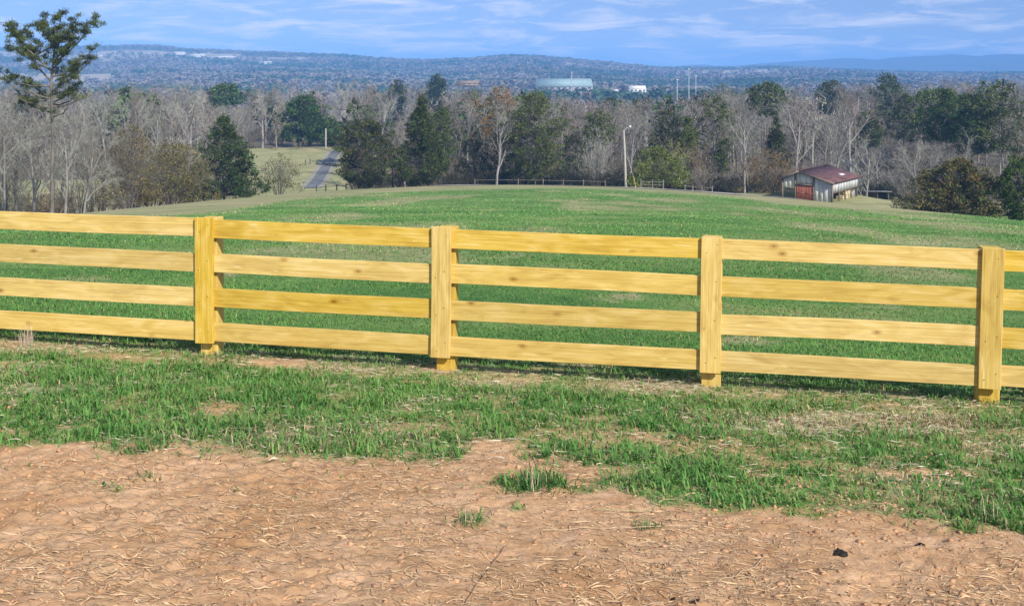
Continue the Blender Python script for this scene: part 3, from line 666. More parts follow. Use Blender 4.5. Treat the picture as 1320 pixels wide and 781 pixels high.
bush_thing('bare_bush', 'pinkish brown bush in front of the big open pine', 902, 176, 182, 34, 33, (.40, .27, .20))
bush_thing('bare_bush', 'dense reddish brown bush against the left of the barn', 990, 150, 192, 70, 34, (.27, .205, .16), (.15, .115, .07), 260, .2, stems=30)
bush_thing('bare_bush', 'pale silvery bare bush left of the lamp pole', 768, 164, 165, 50, 35, (.52, .49, .45), stems=18)
bush_thing('bare_bush', 'dark grey spiky bush alone at the foot of the tan meadow', 360, 148, 197, 54, 36, (.21, .20, .15), (.1, .1, .06), 140, .2, stems=18)
bush_thing('bare_bush', 'olive brown thicket left of the dark cone shaped cedar', 222, 118, 182, 96, 37, (.17, .15, .10), (.12, .112, .055), 560, .2, stems=34)
bush_thing('bare_bush', 'brown twiggy thicket beside the olive one further left', 168, 112, 160, 92, 38, (.18, .15, .115), (.125, .105, .062), 300, .18, stems=34)
bush_thing('bare_bush', 'grey tangled thicket under the old pine', 103, 120, 200, 90, 39, (.24, .215, .18), stems=24)
bush_thing('bare_bush', 'greyish thicket cut by the left edge of the view', 10, 110, 196, 80, 40, (.25, .225, .19), stems=26)
bush_thing('bare_bush', 'thin grey bush left of the bronze green cedar', 1165, 165, 196, 46, 41, (.34, .31, .27))

# the old flat topped pine on the left, limb by limb
def old_pine():
    y = 78.0; x = (66-660)/F*y; z = float(Z(x, y)); rg_ = np.random.default_rng(77)
    e = empty('pine_tree', (x, y, z)); tag(e, 'tall lone old pine with a ragged flat top on the far left', 'tree')
    def P(u, v, dy=0.): p = at(u, v, y); return np.array([p[0]-x, dy, p[2]-z])
    tk = [P(67, 285), P(67, 235), P(68, 190), P(67, 135), P(66, 105), P(69, 75), P(72, 45), P(70, 22)]
    tk = np.array(tk); rr = np.array([.17, .15, .13, .12, .10, .075, .05, .02])
    parts = [tubes(tk[:-1], tk[1:], rr[:-1], rr[1:], 8)]
    limbs = [(75, 48, 30, 42, 42), (95, 70, 20, 30, 60), (72, 45, 108, 26, 45), (80, 70, 118, 24, 50), (88, 70, 100, 48, 40), (100, 66, 128, 62, 30), (60, 70, 52, 18, 30), (70, 72, 82, 14, 25),
             (105, 66, 8, 38, 40), (112, 66, 4, 92, 20), (118, 66, 110, 96, 16), (126, 66, 20, 104, 22), (132, 66, 98, 108, 14), (90, 68, 38, 62, 26), (84, 70, 62, 36, 30), (78, 71, 96, 34, 34), (120, 66, 40, 126, 12), (136, 67, 28, 128, 10), (100, 66, 84, 84, 14), (55, 72, 42, 26, 26), (122, 66, 90, 118, 10), (110, 66, 120, 74, 22), (140, 67, 18, 118, 2), (146, 67, 40, 140, 1), (138, 67, 108, 122, 2), (150, 67, 96, 138, 1), (128, 66, 6, 104, 4), (134, 67, 84, 118, 2)]
    CN = []; wt = []
    for v0, u0, u1, v1, w in limbs:
        dy = rg_.normal(0, 1.0); a = P(u0, v0); b = P(u1, v1, dy); n = 5
        t = np.linspace(0, 1, n+1)[:, None]; path = a*(1-t)+b*t; path[:, 2] -= .5*np.sin(np.pi*t[:, 0])*rg_.uniform(0, 1); path += rg_.normal(0, .07, path.shape)*np.sin(np.pi*t)
        r = .08*(1-.7*t[:, 0]); parts.append(tubes(path[:-1], path[1:], r[:-1], r[1:], 5))
        for q in range(int(w*.5)+2 if w > 4 else w):
            s = rg_.random()**.5; k = min(int(s*n), n-1); base = path[k]*(1-(s*n-k))+path[k+1]*(s*n-k)
            c = base+rg_.normal(0, .30, 3)*np.array([1, 1, .45])+np.array([0, 0, .12])
            CN.append(c); wt.append(w)
            parts.append(tubes(base[None], c[None], np.array([.022]), np.array([.012]), 3))
    CN = np.array(CN); n = len(CN); m = 46
    sub = CN[:, None]+rg_.normal(size=(n, m, 3))*np.array([.13, .13, .08])
    D = np.array([0, 0, .6])+rg_.normal(size=(n, m, 3))*.6
    V, T = tris(sub.reshape(-1, 3), D.reshape(-1, 3), .20+.16*rg_.random(n*m), .035+.035*rg_.random(n*m), rg_)
    cl = np.array([.075, .095, .028])*(1+.35*rg_.normal(size=(n, 1))).clip(.4, 1.8)
    a, b = cat(parts)
    part('trunk', a, b, M_BARK, e); part('crown', V, T, M_LEAF, e, col=np.repeat(np.repeat(cl, m, 0), 3, 0).clip(0, 1))
old_pine()

# ------------------------------------------------------------------ bare trees with a look of their own
bare_thing('bare_tree', 'pale trunked bare tree at the far left edge of the tan meadow', 'tree', 338, 268, 112, 201, fork=.42, tr=.42, twc=(.42, .385, .35), twig_w=.05)
bare_thing('bare_tree', 'whitish many stemmed bare tree above the driveway', 'tree', 437, 290, 104, 202, fork=.12, limbs=8, spread=.35, tr=.4, twc=(.46, .43, .39), twig_w=.055)
bare_thing('bare_tree', 'whitish bare tree behind the ragged brown tinged cedar', 'tree', 492, 250, 104, 203, fork=.3, limbs=6, tr=.36, twc=(.44, .41, .37), twig_w=.05)
bare_thing('bare_tree', 'twisted pale bare tree in front of the rust topped tree', 'tree', 640, 164, 128, 204, fork=.25, limbs=6, tr=.22, twc=(.42, .39, .34))
bare_thing('bare_tree', 'tall pale forked bare tree left in the grey woods', 'tree', 195, 190, 112, 205, fork=.2, limbs=6, spread=.4, tr=.28, twc=(.46, .43, .39), twig_w=.036)
bare_thing('bare_tree', 'spreading pale bare tree left of the dark cone shaped cedar', 'tree', 240, 182, 116, 206, fork=.25, limbs=7, spread=.65, tr=.28, twc=(.47, .44, .4), twig_w=.036)
bare_thing('bare_tree', 'bare tree with pale spreading limbs just behind the barn', 'tree', 1116, 160, 178, 207, fork=.18, limbs=7, spread=.75, tr=.2, twc=(.42, .40, .37))
bare_thing('bare_tree', 'slender pale bare tree right of the low dark shed', 'tree', 1182, 172, 178, 208, fork=.4, limbs=5, tr=.2, twc=(.43, .40, .36))
bare_thing('bare_tree', 'pale forked bare tree just right of the lamp pole', 'tree', 838, 220, 138, 209, fork=.35, limbs=6, spread=.5, tr=.3, twc=(.46, .43, .39), twig_w=.04)
bare_thing('bare_tree', 'grey bare tree hung over the old pine on the far left', 'tree', 22, 104, 112, 210, fork=.2, limbs=6, tr=.2, twc=(.30, .27, .24), bark=M_BARK)
bare_thing('bare_tree', 'grey bare tree between the old pine and the brown thicket', 'tree', 120, 118, 128, 211, fork=.25, limbs=6, tr=.16, twc=(.33, .30, .265), bark=M_BARK)
bare_thing('bare_tree', 'bare tree with pale limbs rising through the bronze green cedar', 'tree', 1246, 128, 164, 212, fork=.3, limbs=6, tr=.16, twc=(.40, .37, .33))

for k, (u, y, vt, lab) in enumerate([(44, 92, 132, 'short twiggy bare tree just left of the old pine trunk'), (84, 96, 140, 'short twiggy bare tree just right of the old pine trunk'), (4, 98, 126, 'bare tree cut by the left edge of the view in front of the thicket'), (108, 104, 150, 'low spreading bare tree right of the old pine beside the brown thicket')]):
    bare_thing('bare_tree', lab, 'tree', u, y, vt, 230+k, fork=.16, limbs=8, spread=.65, tr=.15, twc=(.34, .32, .285), bark=M_MID_BARK)
# ------------------------------------------------------------------ the woods: individual bare trees sharing ten meshes
NAMED += [(444, 13, 325, 171), (793, 6, 960, 121), (822, 13, 980, 119), (727, 40, 1050, 113), (887, 18, 760, 112)]
PROT = []
for k in range(12):
    rg_ = np.random.default_rng(300+k)
    a, b = bare_tree(14.0, rg_, fork=rg_.uniform(.22, .5), spread=rg_.uniform(.4, .65), limbs=int(rg_.integers(6, 9)), tr=rg_.uniform(.15, .23), twig_w=.036, twigs=6)
    s = 14.0/b[0][:, 2].max()
    twc = [(.29, .265, .235), (.25, .23, .205), (.255, .21, .185), (.34, .315, .28)][k % 4]
    PROT.append((mesh('trunk', a[0]*s, a[1], M_PALE_BARK if k % 4 == 3 else M_MID_BARK if k % 4 == 0 else M_BARK), mesh('crown', b[0]*s, b[1], M_TWIG, twig_cols(b[0], twc, rg_))))
CAN_U = [-200, 0, 150, 300, 430, 560, 640, 700, 760, 870, 930, 1000, 1140, 1320, 1600]
CAN_V = [108, 108, 108, 108, 106, 108, 112, 124, 132, 130, 118, 110, 106, 100, 98]
rgw = np.random.default_rng(41)
spots = []
tries = 0
def floorv(u, y):
    return max([c_ for a, w_, b, c_ in NAMED if y < b+2 and abs(u-a) < w_], default=0)
def clear(u, y, x):
    fl_ = floorv(u, y)
    if fl_ > 0 and ztop(fl_, y)-float(Z(x, y)) < 4.5: return False
    if 305 < u < 452 and y < 262: return False              # meadow and driveway
    if np.hypot(x-44, y-143) < 12: return False              # barn
    if u < 150 and 145 < y < 206: return False               # tan grass under the left trees
    if 1085 < u < 1165 and y < 176: return False             # open grass behind the barn
    return True
while len(spots) < 285 and tries < 60000:
    tries += 1
    y = 150+rgw.random()**1.25*230; u = rgw.uniform(-60, 1380); x = (u-660)/F*y
    if u < 250: y = 112+rgw.random()**1.2*240; x = (u-660)/F*y
    if 250 <= u < 1100 and y < 162: continue
    if not clear(u, y, x): continue
    md = 3.2+y*.012
    if any((x-a)**2+(y-b)**2 < md*md for a, b, _ in spots): continue
    spots.append((x, y, u))
KIND = ['mid grey', 'dark grey', 'reddish brown', 'pale limbed']
WL = [('leafless hardwood in the woods left of the driveway', 'bare trees in the left woods', 430),
      ('leafless hardwood in the woods between driveway and lamp pole', 'bare trees left of the lamp pole', 805),
      ('leafless hardwood in the woods between lamp pole and barn', 'bare trees right of the lamp pole', 1010),
      ('leafless hardwood in woods behind the barn and right of it', 'bare trees in the right woods', 9999)]
for i, (x, y, u) in enumerate(spots):
    vt = np.interp(u, CAN_U, CAN_V); z = float(Z(x, y))
    vt = vt+rgw.normal(0, 5)+max(0, (190-y))*.35*rgw.random()
    vt = max(vt, floorv(u, y)); H = min(max(ztop(vt, y)-z, 4.0), 21)
    lab = next(w for w in WL if u < w[2])
    pk = int(rgw.integers(len(PROT))); dist = 'front' if y < 205 else 'back'
    e = empty('bare_tree', (x, y, z), rgw.random()*6.28); tag(e, '%s %s' % (KIND[pk % 4], lab[0])+(', near its edge' if dist == 'front' else ', deeper inside'), 'tree', '%s %s, %s' % (KIND[pk % 4], lab[1], dist))
    s = H/14; e.scale = (s*rgw.uniform(.85, 1.25), s*rgw.uniform(.85, 1.25), s)
    tm, cm = PROT[pk]
    link('trunk', tm, e); link('crown', cm, e)

# undergrowth: one tangled mass along the foot of the woods
rgu = np.random.default_rng(52)
BP = [bare_bush(2.6, 2.2, np.random.default_rng(500+k), stems=7, twig_w=.05, twigs=3, k=4) for k in range(4)]
VV, TT, CC = [], [], []; c0 = 0; cnt = 0
while cnt < 1050:
    u = rgu.uniform(-60, 1380); y = 160+rgu.random()**1.5*190
    if u < 250: y = 108+rgu.random()*150
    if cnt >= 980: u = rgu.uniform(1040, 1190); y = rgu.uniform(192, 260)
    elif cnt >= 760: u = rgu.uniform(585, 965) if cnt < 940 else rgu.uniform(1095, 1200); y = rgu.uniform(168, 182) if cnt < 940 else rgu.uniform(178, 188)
    x = (u-660)/F*y
    if 305 < u < 452 and y < 262 or np.hypot(x-44, y-143) < 12 or (1085 < u < 1165 and y < 176) or (u < 150 and 145 < y < 206): continue
    if u < 430 and 110 < u and y < 120: continue
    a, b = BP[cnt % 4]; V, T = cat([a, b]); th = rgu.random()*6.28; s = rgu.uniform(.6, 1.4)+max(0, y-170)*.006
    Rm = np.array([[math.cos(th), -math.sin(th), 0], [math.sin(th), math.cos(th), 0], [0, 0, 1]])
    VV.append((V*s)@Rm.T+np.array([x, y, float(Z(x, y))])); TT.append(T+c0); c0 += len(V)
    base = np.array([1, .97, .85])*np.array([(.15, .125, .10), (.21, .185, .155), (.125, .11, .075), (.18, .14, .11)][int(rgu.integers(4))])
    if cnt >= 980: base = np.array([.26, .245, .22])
    elif cnt >= 760: base = np.array([.03, .032, .018])  # dark brush, with the deep shade under the trees painted into its colour
    elif 560 < u < 1000 and y < 190: base = np.array([.055, .052, .035])  # brown brush at the field edge, darkened to stand in for shade
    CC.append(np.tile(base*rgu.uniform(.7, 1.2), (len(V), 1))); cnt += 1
tag(part('undergrowth', np.concatenate(VV), np.concatenate(TT), M_FAR, col=np.concatenate(CC)), 'brown winter undergrowth along the foot of the woods, shade painted dark at its edge', 'undergrowth', kind='stuff')

# deep woods behind them, too many to count
def lo_leafy(H, Rd, seed, col):
    rg_ = np.random.default_rng(seed); (tv, tt), (lv, lt), cl = leafy(H, Rd, crownp, rg_, base=.3, clumps=44, leaves=8, size=1.5, sig=.9, col=col, limb=0, tr=.25)
    V, T = cat([(tv, tt), (lv, lt)]); return V, T, np.concatenate([np.tile([.2, .18, .15], (len(tv), 1)), cl])
LO = []
for k in range(6):
    rg_ = np.random.default_rng(600+k); a, b = bare_tree(15., rg_, fork=rg_.uniform(.2, .4), limbs=6, tr=.25, twig_w=.13, lo=True, sub=(5, 5)); V, T = cat([a, b])
    V *= 15/V[:, 2].max(); LO.append((V, T, np.tile([(.27, .235, .195), (.25, .205, .17), (.30, .265, .22)][k % 3], (len(V), 1))*(.85+.3*rg_.random((len(V), 1)))))
LP = [lo_leafy(15., 3.4, 620+k, [(.05, .08, .038), (.06, .09, .045)][k % 2]) for k in range(3)]
def woods(name, label, n, y0, y1, pine, seed, lo_, lp_, hmul=1.0, ex=1.0):
    rg_ = np.random.default_rng(seed); VV, TT, CC = [], [], []; c0 = 0
    for i in range(n):
        y = y0*(y1/y0)**(rg_.random()**ex); u = rg_.uniform(-90, 1410); x = (u-660)/F*y
        if not clear(u, y, x): continue
        pn = pine*(2.2 if vnoise(x/90., y/90., 5) > .25 else .5)*(2.0 if 850 < u < 930 or 480 < u < 640 else 1)
        V, T, Cc = lp_[int(rg_.integers(len(lp_)))] if rg_.random() < pn else lo_[int(rg_.integers(len(lo_)))]
        th = rg_.random()*6.28; cs, sn = math.cos(th), math.sin(th)
        H = 15*hmul*rg_.uniform(.7, 1.15)
        vt = np.interp(u, CAN_U, CAN_V)-10*sstep(300, 1200, y); H = min(H, max(5, ztop(max(vt-3, floorv(u, y)), y)-float(Z(x, y))))
        s = H/15
        W_ = V*np.array([s*1.2, s*1.2, s]); W_ = np.stack([W_[:, 0]*cs-W_[:, 1]*sn+x, W_[:, 0]*sn+W_[:, 1]*cs+y, W_[:, 2]+float(Z(x, y))], 1)
        VV.append(W_); TT.append(T+c0); c0 += len(V); CC.append(Cc*rg_.uniform(.75, 1.2)*(1+.06*rg_.normal(size=3)))
    tag(part(name, np.concatenate(VV), np.concatenate(TT), M_FAR, col=np.concatenate(CC).clip(0, 1)), label, 'woods', kind='stuff')
woods('deep_woods', 'unbroken grey winter woods beyond the near trees', 900, 225, 900, .09, 61, LO, LP, 1.0, 1.2)

# ------------------------------------------------------------------ hills and mountains
def mini(seed, col, n=16):
    rg_ = np.random.default_rng(seed); th = rg_.random(n)*6.28; t = rg_.random(n); r = .42*np.sqrt(np.clip(1-(2*t-1)**2, 0, 1))*(.5+.5*rg_.random(n))
    P = np.stack([np.cos(th)*r, np.sin(th)*r, .1+.8*t], 1); V, T = tris(P, np.stack([np.cos(th), np.sin(th), .3+rg_.random(n)], 1), .25+.2*rg_.random(n), .3+.2*rg_.random(n), rg_)
    return V, T
MINI = [mini(700+k, None) for k in range(6)]
RU = [-500, -100, 0, 130, 200, 240, 300, 400, 450, 470, 540, 600, 650, 690, 740, 790, 830, 860, 950, 1000, 1100, 1200, 1320, 1500, 1900]
RV = [60, 62, 61, 58, 57, 62, 64, 68, 70, 72.5, 76, 74, 70, 70.5, 75, 80, 84, 86, 86, 84, 89, 92, 92, 92, 90]
def hz(u, y):
    vt = np.interp(u, RU, RV); zr = CZ+(HOR-vt)/F*3000-9
    s = np.clip((y-1000)/2000, 0, 1)
    z0 = PROF(y)-1.5
    x = (u-660)/F*y
    bumps = 13*fbm(x/330., y/300., 91, 3)*sstep(0, .35, s)*(1-sstep(.85, 1, s))
    z = z0+(zr-z0)*s**1.7+bumps
    return np.where(y > 3000, zr-(y-3000)*.08, z)
us = np.arange(-500, 1901, 8.); yh = np.concatenate([np.linspace(1000, 3000, 60), [3200, 3500, 4000]])
U, Y = np.meshgrid(us, yh); U = U.ravel(); Y = Y.ravel(); hx = (U-660)/F*Y
nx, ny = len(us), len(yh); ii = (np.arange(ny-1)[:, None]*nx+np.arange(nx-1)[None]).ravel()
fq = np.stack([ii, ii+1, ii+nx+1, ii+nx], 1)
fld = fbm(hx/260., Y/300., 95, 3)
hc = np.where((fld > .16)[:, None], np.array([.36, .31, .22]), np.where((fld < -.3)[:, None], np.array([.06, .09, .045]), np.array([.12, .10, .09])))
hills = part('hills', np.stack([hx, Y, hz(U, Y)], 1), fq, M_FAR, col=hc, smooth=True)
tag(hills, 'long low wooded hills across the valley', 'hills', kind='structure')
rgh = np.random.default_rng(81); n = 19000
u = rgh.uniform(-120, 1440, n); y = 850+2190*rgh.random(n)**.8; x = (u-660)/F*y
y = np.where(rgh.random(n) < .12, rgh.uniform(2930, 3030, n), y); x = (u-660)/F*y
f = fbm(x/260., y/300., 95, 3); keep = (f < .16)|(rgh.random(n) < .12)|(y > 2900); u, y, x, f = u[keep], y[keep], x[keep], f[keep]; n = len(u)
pn = fbm(x/260., y/130., 97, 3)
zb = np.where(y > 1000, hz(u, y), Z(x, y)); H = rgh.uniform(8, 13, n)*np.where(y > 2850, .8, 1)
VV, TT, CC = [], [], []
for k in range(6):
    s = np.arange(n) % 6 == k; m = s.sum(); V, T = MINI[k]; th = rgh.random(m)*6.28; cs, sn = np.cos(th)[:, None], np.sin(th)[:, None]
    q = V[None]*(H[s]*1.25)[:, None, None]; q = np.stack([q[..., 0]*cs-q[..., 1]*sn+x[s][:, None], q[..., 0]*sn+q[..., 1]*cs+y[s][:, None], q[..., 2]*.8+zb[s][:, None]], -1)
    off = sum(len(v) for v in VV)
    VV.append(q.reshape(-1, 3)); TT.append((np.arange(m)[:, None, None]*len(V)+T[None]).reshape(-1, 3)+off)
    gcol = np.where((pn[s]+.14*rgh.normal(size=m) > .12)[:, None], np.array([.06, .11, .06]), np.array([.21, .19, .165]))*(.9+.2*rgh.random((m, 1)))
    CC.append(np.repeat(gcol, len(V), 0))
tag(part('hill_woods', np.concatenate(VV), np.concatenate(TT), M_FAR, col=np.concatenate(CC)), 'mixed winter woods covering the far hills', 'woods', kind='stuff')
MU = [-600, 0, 500, 820, 860, 900, 940, 1010, 1060, 1090, 1130, 1150, 1210, 1230, 1260, 1290, 1320, 1400, 1700, 2000]
MV = [100, 100, 100, 90, 86.5, 83.5, 85.5, 80, 77.5, 75, 77, 74.5, 71.5, 70, 72.5, 70, 70.5, 69, 73, 80]
us = np.arange(-600, 2001, 6.); rows = [(5000, 0), (5300, .45), (5600, .8), (5900, 1), (6300, .6), (6900, 0)]
VV = []
for yy, s in rows:
    z1 = CZ+(HOR-np.interp(us, MU, MV))/F*5900+2*fbm(us/14., us*0+yy, 98, 3)*s; z0 = -39.
    VV.append(np.stack([(us-660)/F*yy, np.full_like(us, yy), z0+(z1-z0)*s], 1))
nx, ny = len(us), len(rows); ii = (np.arange(ny-1)[:, None]*nx+np.arange(nx-1)[None]).ravel()
mt = part('mountains', np.concatenate(VV), np.stack([ii, ii+1, ii+nx+1, ii+nx], 1), noise_mat('mountain_forest', (.05, .06, .045), (.10, .095, .08), .01, .95, .05), smooth=True)
tag(mt, 'blue mountain ridge on the right of the horizon', 'mountains', kind='structure')

# ------------------------------------------------------------------ far buildings, masts, tank
M_WHITE = noise_mat('white_paint', (.66, .66, .64), (.80, .80, .78), .4, .7)
M_TEAL = noise_mat('pale_teal_metal', (.22, .33, .34), (.30, .41, .42), .3, .55)
M_CREAM = noise_mat('cream_wall', (.56, .54, .50), (.66, .64, .60), .3, .7)
M_LILAC = noise_mat('pale_lilac_wall', (.30, .30, .33), (.38, .37, .40), .3, .7)
M_GREYROOF = noise_mat('grey_roof', (.30, .30, .30), (.42, .42, .42), .4, .7)
M_DARK = noise_mat('dark_opening', (.02, .02, .02), (.05, .045, .04), 2, .9)
M_TANW = noise_mat('tan_wall', (.28, .22, .17), (.34, .28, .22), .5, .8)
M_STEEL = noise_mat('galvanised_steel', (.45, .47, .46), (.60, .62, .60), 1, .5, .4)
def building(name, label, u0, u1, vt, vb, y, depth, wall, roof, rise=.3, rows=1, cols=6, sunk=14):
    x0 = (u0-660)/F*y; x1 = (u1-660)/F*y; zt = ztop(vt, y); zbm = ztop(vb, y)
    e = empty(name, ((x0+x1)/2, y, zbm)); tag(e, label, 'building')
    w = (x1-x0)/2; h = zt-zbm; eh = h*(1-rise)
    V, Q = box(-w, w, 0, depth, -sunk, eh); part('wall', V, Q, wall, e)
    o = w*.02+.15
    V = np.array([(-w-o, -o, eh), (w+o, -o, eh), (w+o, depth+o, eh), (-w-o, depth+o, eh), (-w-o, depth/2, h), (w+o, depth/2, h)])+np.array([0, 0, .02])
    part('roof', V, np.array([(0, 1, 5), (0, 5, 4), (2, 3, 4), (2, 4, 5), (0, 4, 3), (1, 2, 5), (0, 3, 2), (0, 2, 1)]), roof, e)
    me = None
    for r_ in range(rows):
        for c_ in range(cols):
            cx = -w+2*w*(c_+.5)/cols; ww = 2*w/cols*.28; z0 = eh*(r_+.35)/rows; z1 = eh*(r_+.72)/rows
            V, Q = box(cx-ww, cx+ww, -.06, -.01, z0, z1); part('window', V, Q, M_DARK, e)
    return e
building('school_building', 'large pale teal roofed building beyond the woods', 692, 764, 102, 116, 1050, 60, M_LILAC, M_TEAL, .72, 1, 9, 2)
building('warehouse', 'white low building right of the teal roofed one', 812, 833, 111, 119, 980, 20, M_WHITE, M_WHITE, .45, 1, 4, 2)
building('warehouse', 'tiny white shed between the teal roofed building and the white one', 792, 799, 116, 120, 960, 12, M_WHITE, M_WHITE, .4, 1, 2, 2)
building('house', 'lone white house on the ridge crest above the town', 820, 830, 84, 88, 2950, 25, M_WHITE, M_WHITE, .5, 1, 3, 6)
for k, (a, b, c, d, yy) in enumerate([(218, 236, 67, 70, 2750), (242, 262, 70, 73, 2700), (268, 300, 72.5, 75.5, 2650), (334, 348, 79.5, 82, 2450), (124, 136, 71, 74, 2700)]):
    building('house', ['leftmost white building of the cluster on the left ridge', 'middle white building of the cluster on the left ridge', 'long white building right in the cluster on the left ridge', 'pale building alone lower on the left ridge', 'pale house on the ridge behind the old pine'][k], a, b, c, d, yy, 30, M_CREAM, M_CREAM, .5, 1, 4, 3)
building('house', 'tan walled house half hidden in woods by the white tank', 434, 443, 154, 172, 330, 8, noise_mat('brown_brick', (.24, .13, .09), (.32, .18, .12), 1), M_GREYROOF, .3, 1, 2, 8)
building('house', 'low tan building hazy over the centre woods', 588, 616, 104.5, 109, 700, 20, M_TANW, noise_mat('tan_roof', (.20, .16, .13), (.25, .20, .17), .5), .75, 1, 4, 1)
def lathe(prof, s=12):
    th = np.arange(s)*2*np.pi/s; V = np.concatenate([np.stack([np.cos(th)*r, np.sin(th)*r, np.full(s, z)], 1) for r, z in prof]); T = []
    for k in range(len(prof)-1):
        for i in range(s):
            j = (i+1) % s; T.append((k*s+i, k*s+j, (k+1)*s+j, (k+1)*s+i))
    return V, np.array(T)
y = 300.; x = (447-660)/F*y; z = float(Z(x, y))
tk = empty('water_tank', (x, y, z)); tag(tk, 'small white tank standing in the trees above the driveway', 'water tank')
zt = ztop(157, y)-z; zb_ = ztop(167, y)-z
part('tank', *lathe([(.01, zb_), (.75, zb_+.15), (.8, zb_+.4), (.8, zt-.4), (.5, zt-.1), (.01, zt)], 14), M_WHITE, tk, smooth=True)
for a, b in ((-.5, -.5), (.5, -.5), (.5, .5), (-.5, .5)):
    part('leg', *tubes(np.array([[a*1.3, b*1.3, -.3]]), np.array([[a, b, zb_+.3]]), np.array([.07]), np.array([.06]), 6), M_STEEL, tk)
for k, (u, vt, yy, lab) in enumerate([(873, 104, 620, 'short pale mast over the woods, leftmost of three'), (888, 90, 760, 'tallest pale mast over the woods, middle of three'), (897, 99, 760, 'thin pale mast over the woods, rightmost of three'), (737, 94, 1000, 'thin pale mast behind the teal roofed building')]):
    x = (u-660)/F*yy; z = float(Z(x, yy)); h = ztop(vt, yy)-z
    e = empty('light_mast', (x, yy, z)); tag(e, lab, 'mast', 'light masts beyond the woods')
    r = .32*yy/760
    part('pole', *tubes(np.array([[0, 0, -.5]]), np.array([[0, 0, h]]), np.array([r]), np.array([r*.7]), 8), M_STEEL, e)
    V, Q = box(-r*2.2, r*2.2, -r, r, h-.2, h+.9*r+.4); part('lamp_bank', V, Q, M_STEEL, e)

# ------------------------------------------------------------------ lamp pole, posts, little fences
M_POLE = noise_mat('weathered_pole', (.36, .33, .29), (.52, .48, .43), 3, .9, .1, (3, 3, .3), .3)
M_YEL = noise_mat('yellow_plastic', (.58, .52, .12), (.68, .62, .18), 2, .6)
y = 157.; x = (805-660)/F*y; z = float(Z(x, y)); h = ztop(168, y)-z
lp = empty('lamp_pole', (x, y, z)); tag(lp, 'grey wooden pole with a lamp arm at the edge of the pasture', 'lamp pole')
part('pole', *tubes(np.array([[.22, 0, -.6], [.08, 0, h*.5]]), np.array([[.08, 0, h*.5], [-.12, 0, h]]), np.array([.20, .165]), np.array([.165, .13]), 10), M_POLE, lp)
q = np.array([[-.12, 0, h-.15], [.25, -.15, h+.32], [.65, -.3, h+.55]]); o = part('lamp_arm', *tubes(q[:-1], q[1:], np.array([.06, .06]), np.array([.06, .05]), 6), M_STEEL, lp)
lm = part('lamp', *lathe([(.02, -.18), (.2, -.12), (.24, 0), (.16, .12), (.05, .2)], 10), M_STEEL, lp, smooth=True); lm.location = (.8, -.36, h+.56)
part('guy_wire', *tubes(np.array([[1.75, -.2, -.2]]), np.array([[-.1, 0, h*.86]]), np.array([.018]), np.array([.018]), 4), M_STEEL, lp)
gw = np.array([[1.75, -.2, -.2], [1.75-1.85*.24, -.2+.2*.24, h*.86*.24]]); part('guy_guard', *tubes(gw[:1], gw[1:], np.array([.11]), np.array([.10]), 8), M_YEL, lp)
y = 262.; x = (420-660)/F*y; z = float(Z(x, y)); e = empty('utility_pole', (x, y, z)); tag(e, 'short pale post at the top of the tan meadow', 'pole')
h = ztop(167, y)-z
part('pole', *tubes(np.array([[0, 0, -.5]]), np.array([[0, 0, h]]), np.array([.22]), np.array([.2]), 8), M_POLE, e)
V, Q = box(-.24, .24, -.24, .24, h, h+.12); part('cap', V, Q, M_STEEL, e)
def rail_fence(label, pts, ph, rails, pm):
    x0, y0 = pts[0]; z0 = float(Z(x0, y0)); e = empty('wooden_fence', (x0, y0, z0)); tag(e, label, 'fence')
    P = [np.array([a-x0, b-y0, float(Z(a, b))-z0]) for a, b in pts]
    for p in P: part('post', *tubes((p+[0, 0, -.3])[None], (p+[0, 0, ph])[None], np.array([.10]), np.array([.09]), 6), pm, e)
    for r_ in rails:
        for a, b in zip(P[:-1], P[1:]): part('rail', *tubes((a+[0, 0, r_])[None], (b+[0, 0, r_])[None], np.array([.04]), np.array([.04]), 5), pm, e)
rail_fence('short grey wooden fence by the olive shrub at the pasture edge', [((u-660)/F*154, 154.) for u in (826, 841, 855)], 1.4, (.6, 1.05), M_MID_BARK)
rail_fence('low weathered fence at the foot of the driveway', [((u-660)/F*156, 156.) for u in (408, 420, 434, 446)], 1.0, (.75,), M_MID_BARK)
rail_fence('long low weathered fence along the pasture edge under the pines', [((u-660)/F*157, 157.) for u in (612, 640, 668, 700, 726, 752, 780)], 1.05, (.8,), M_BARK)
rail_fence('low rail fence on the tan patch right of the olive shrub', [((u-660)/F*158, 158.) for u in (883, 893, 905, 918)], .95, (.7,), M_MID_BARK)
for k, (u, v) in enumerate([(394, 213), (400, 212)]):
    x, y = ray(u, v, 190, 300); e = empty('marker_post', (x, y, float(Z(x, y)))); tag(e, ['left one of two short dark posts standing in the tan meadow', 'right one of two short dark posts standing in the tan meadow'][k], 'post', 'posts in the meadow')
    part('post', *tubes(np.array([[0, 0, -.2]]), np.array([[0, 0, 1.1]]), np.array([.17]), np.array([.15]), 7), M_BARK, e); part('cap', *lathe([(.17, 1.1), (.14, 1.22), (.01, 1.3)], 7), M_BARK, e)

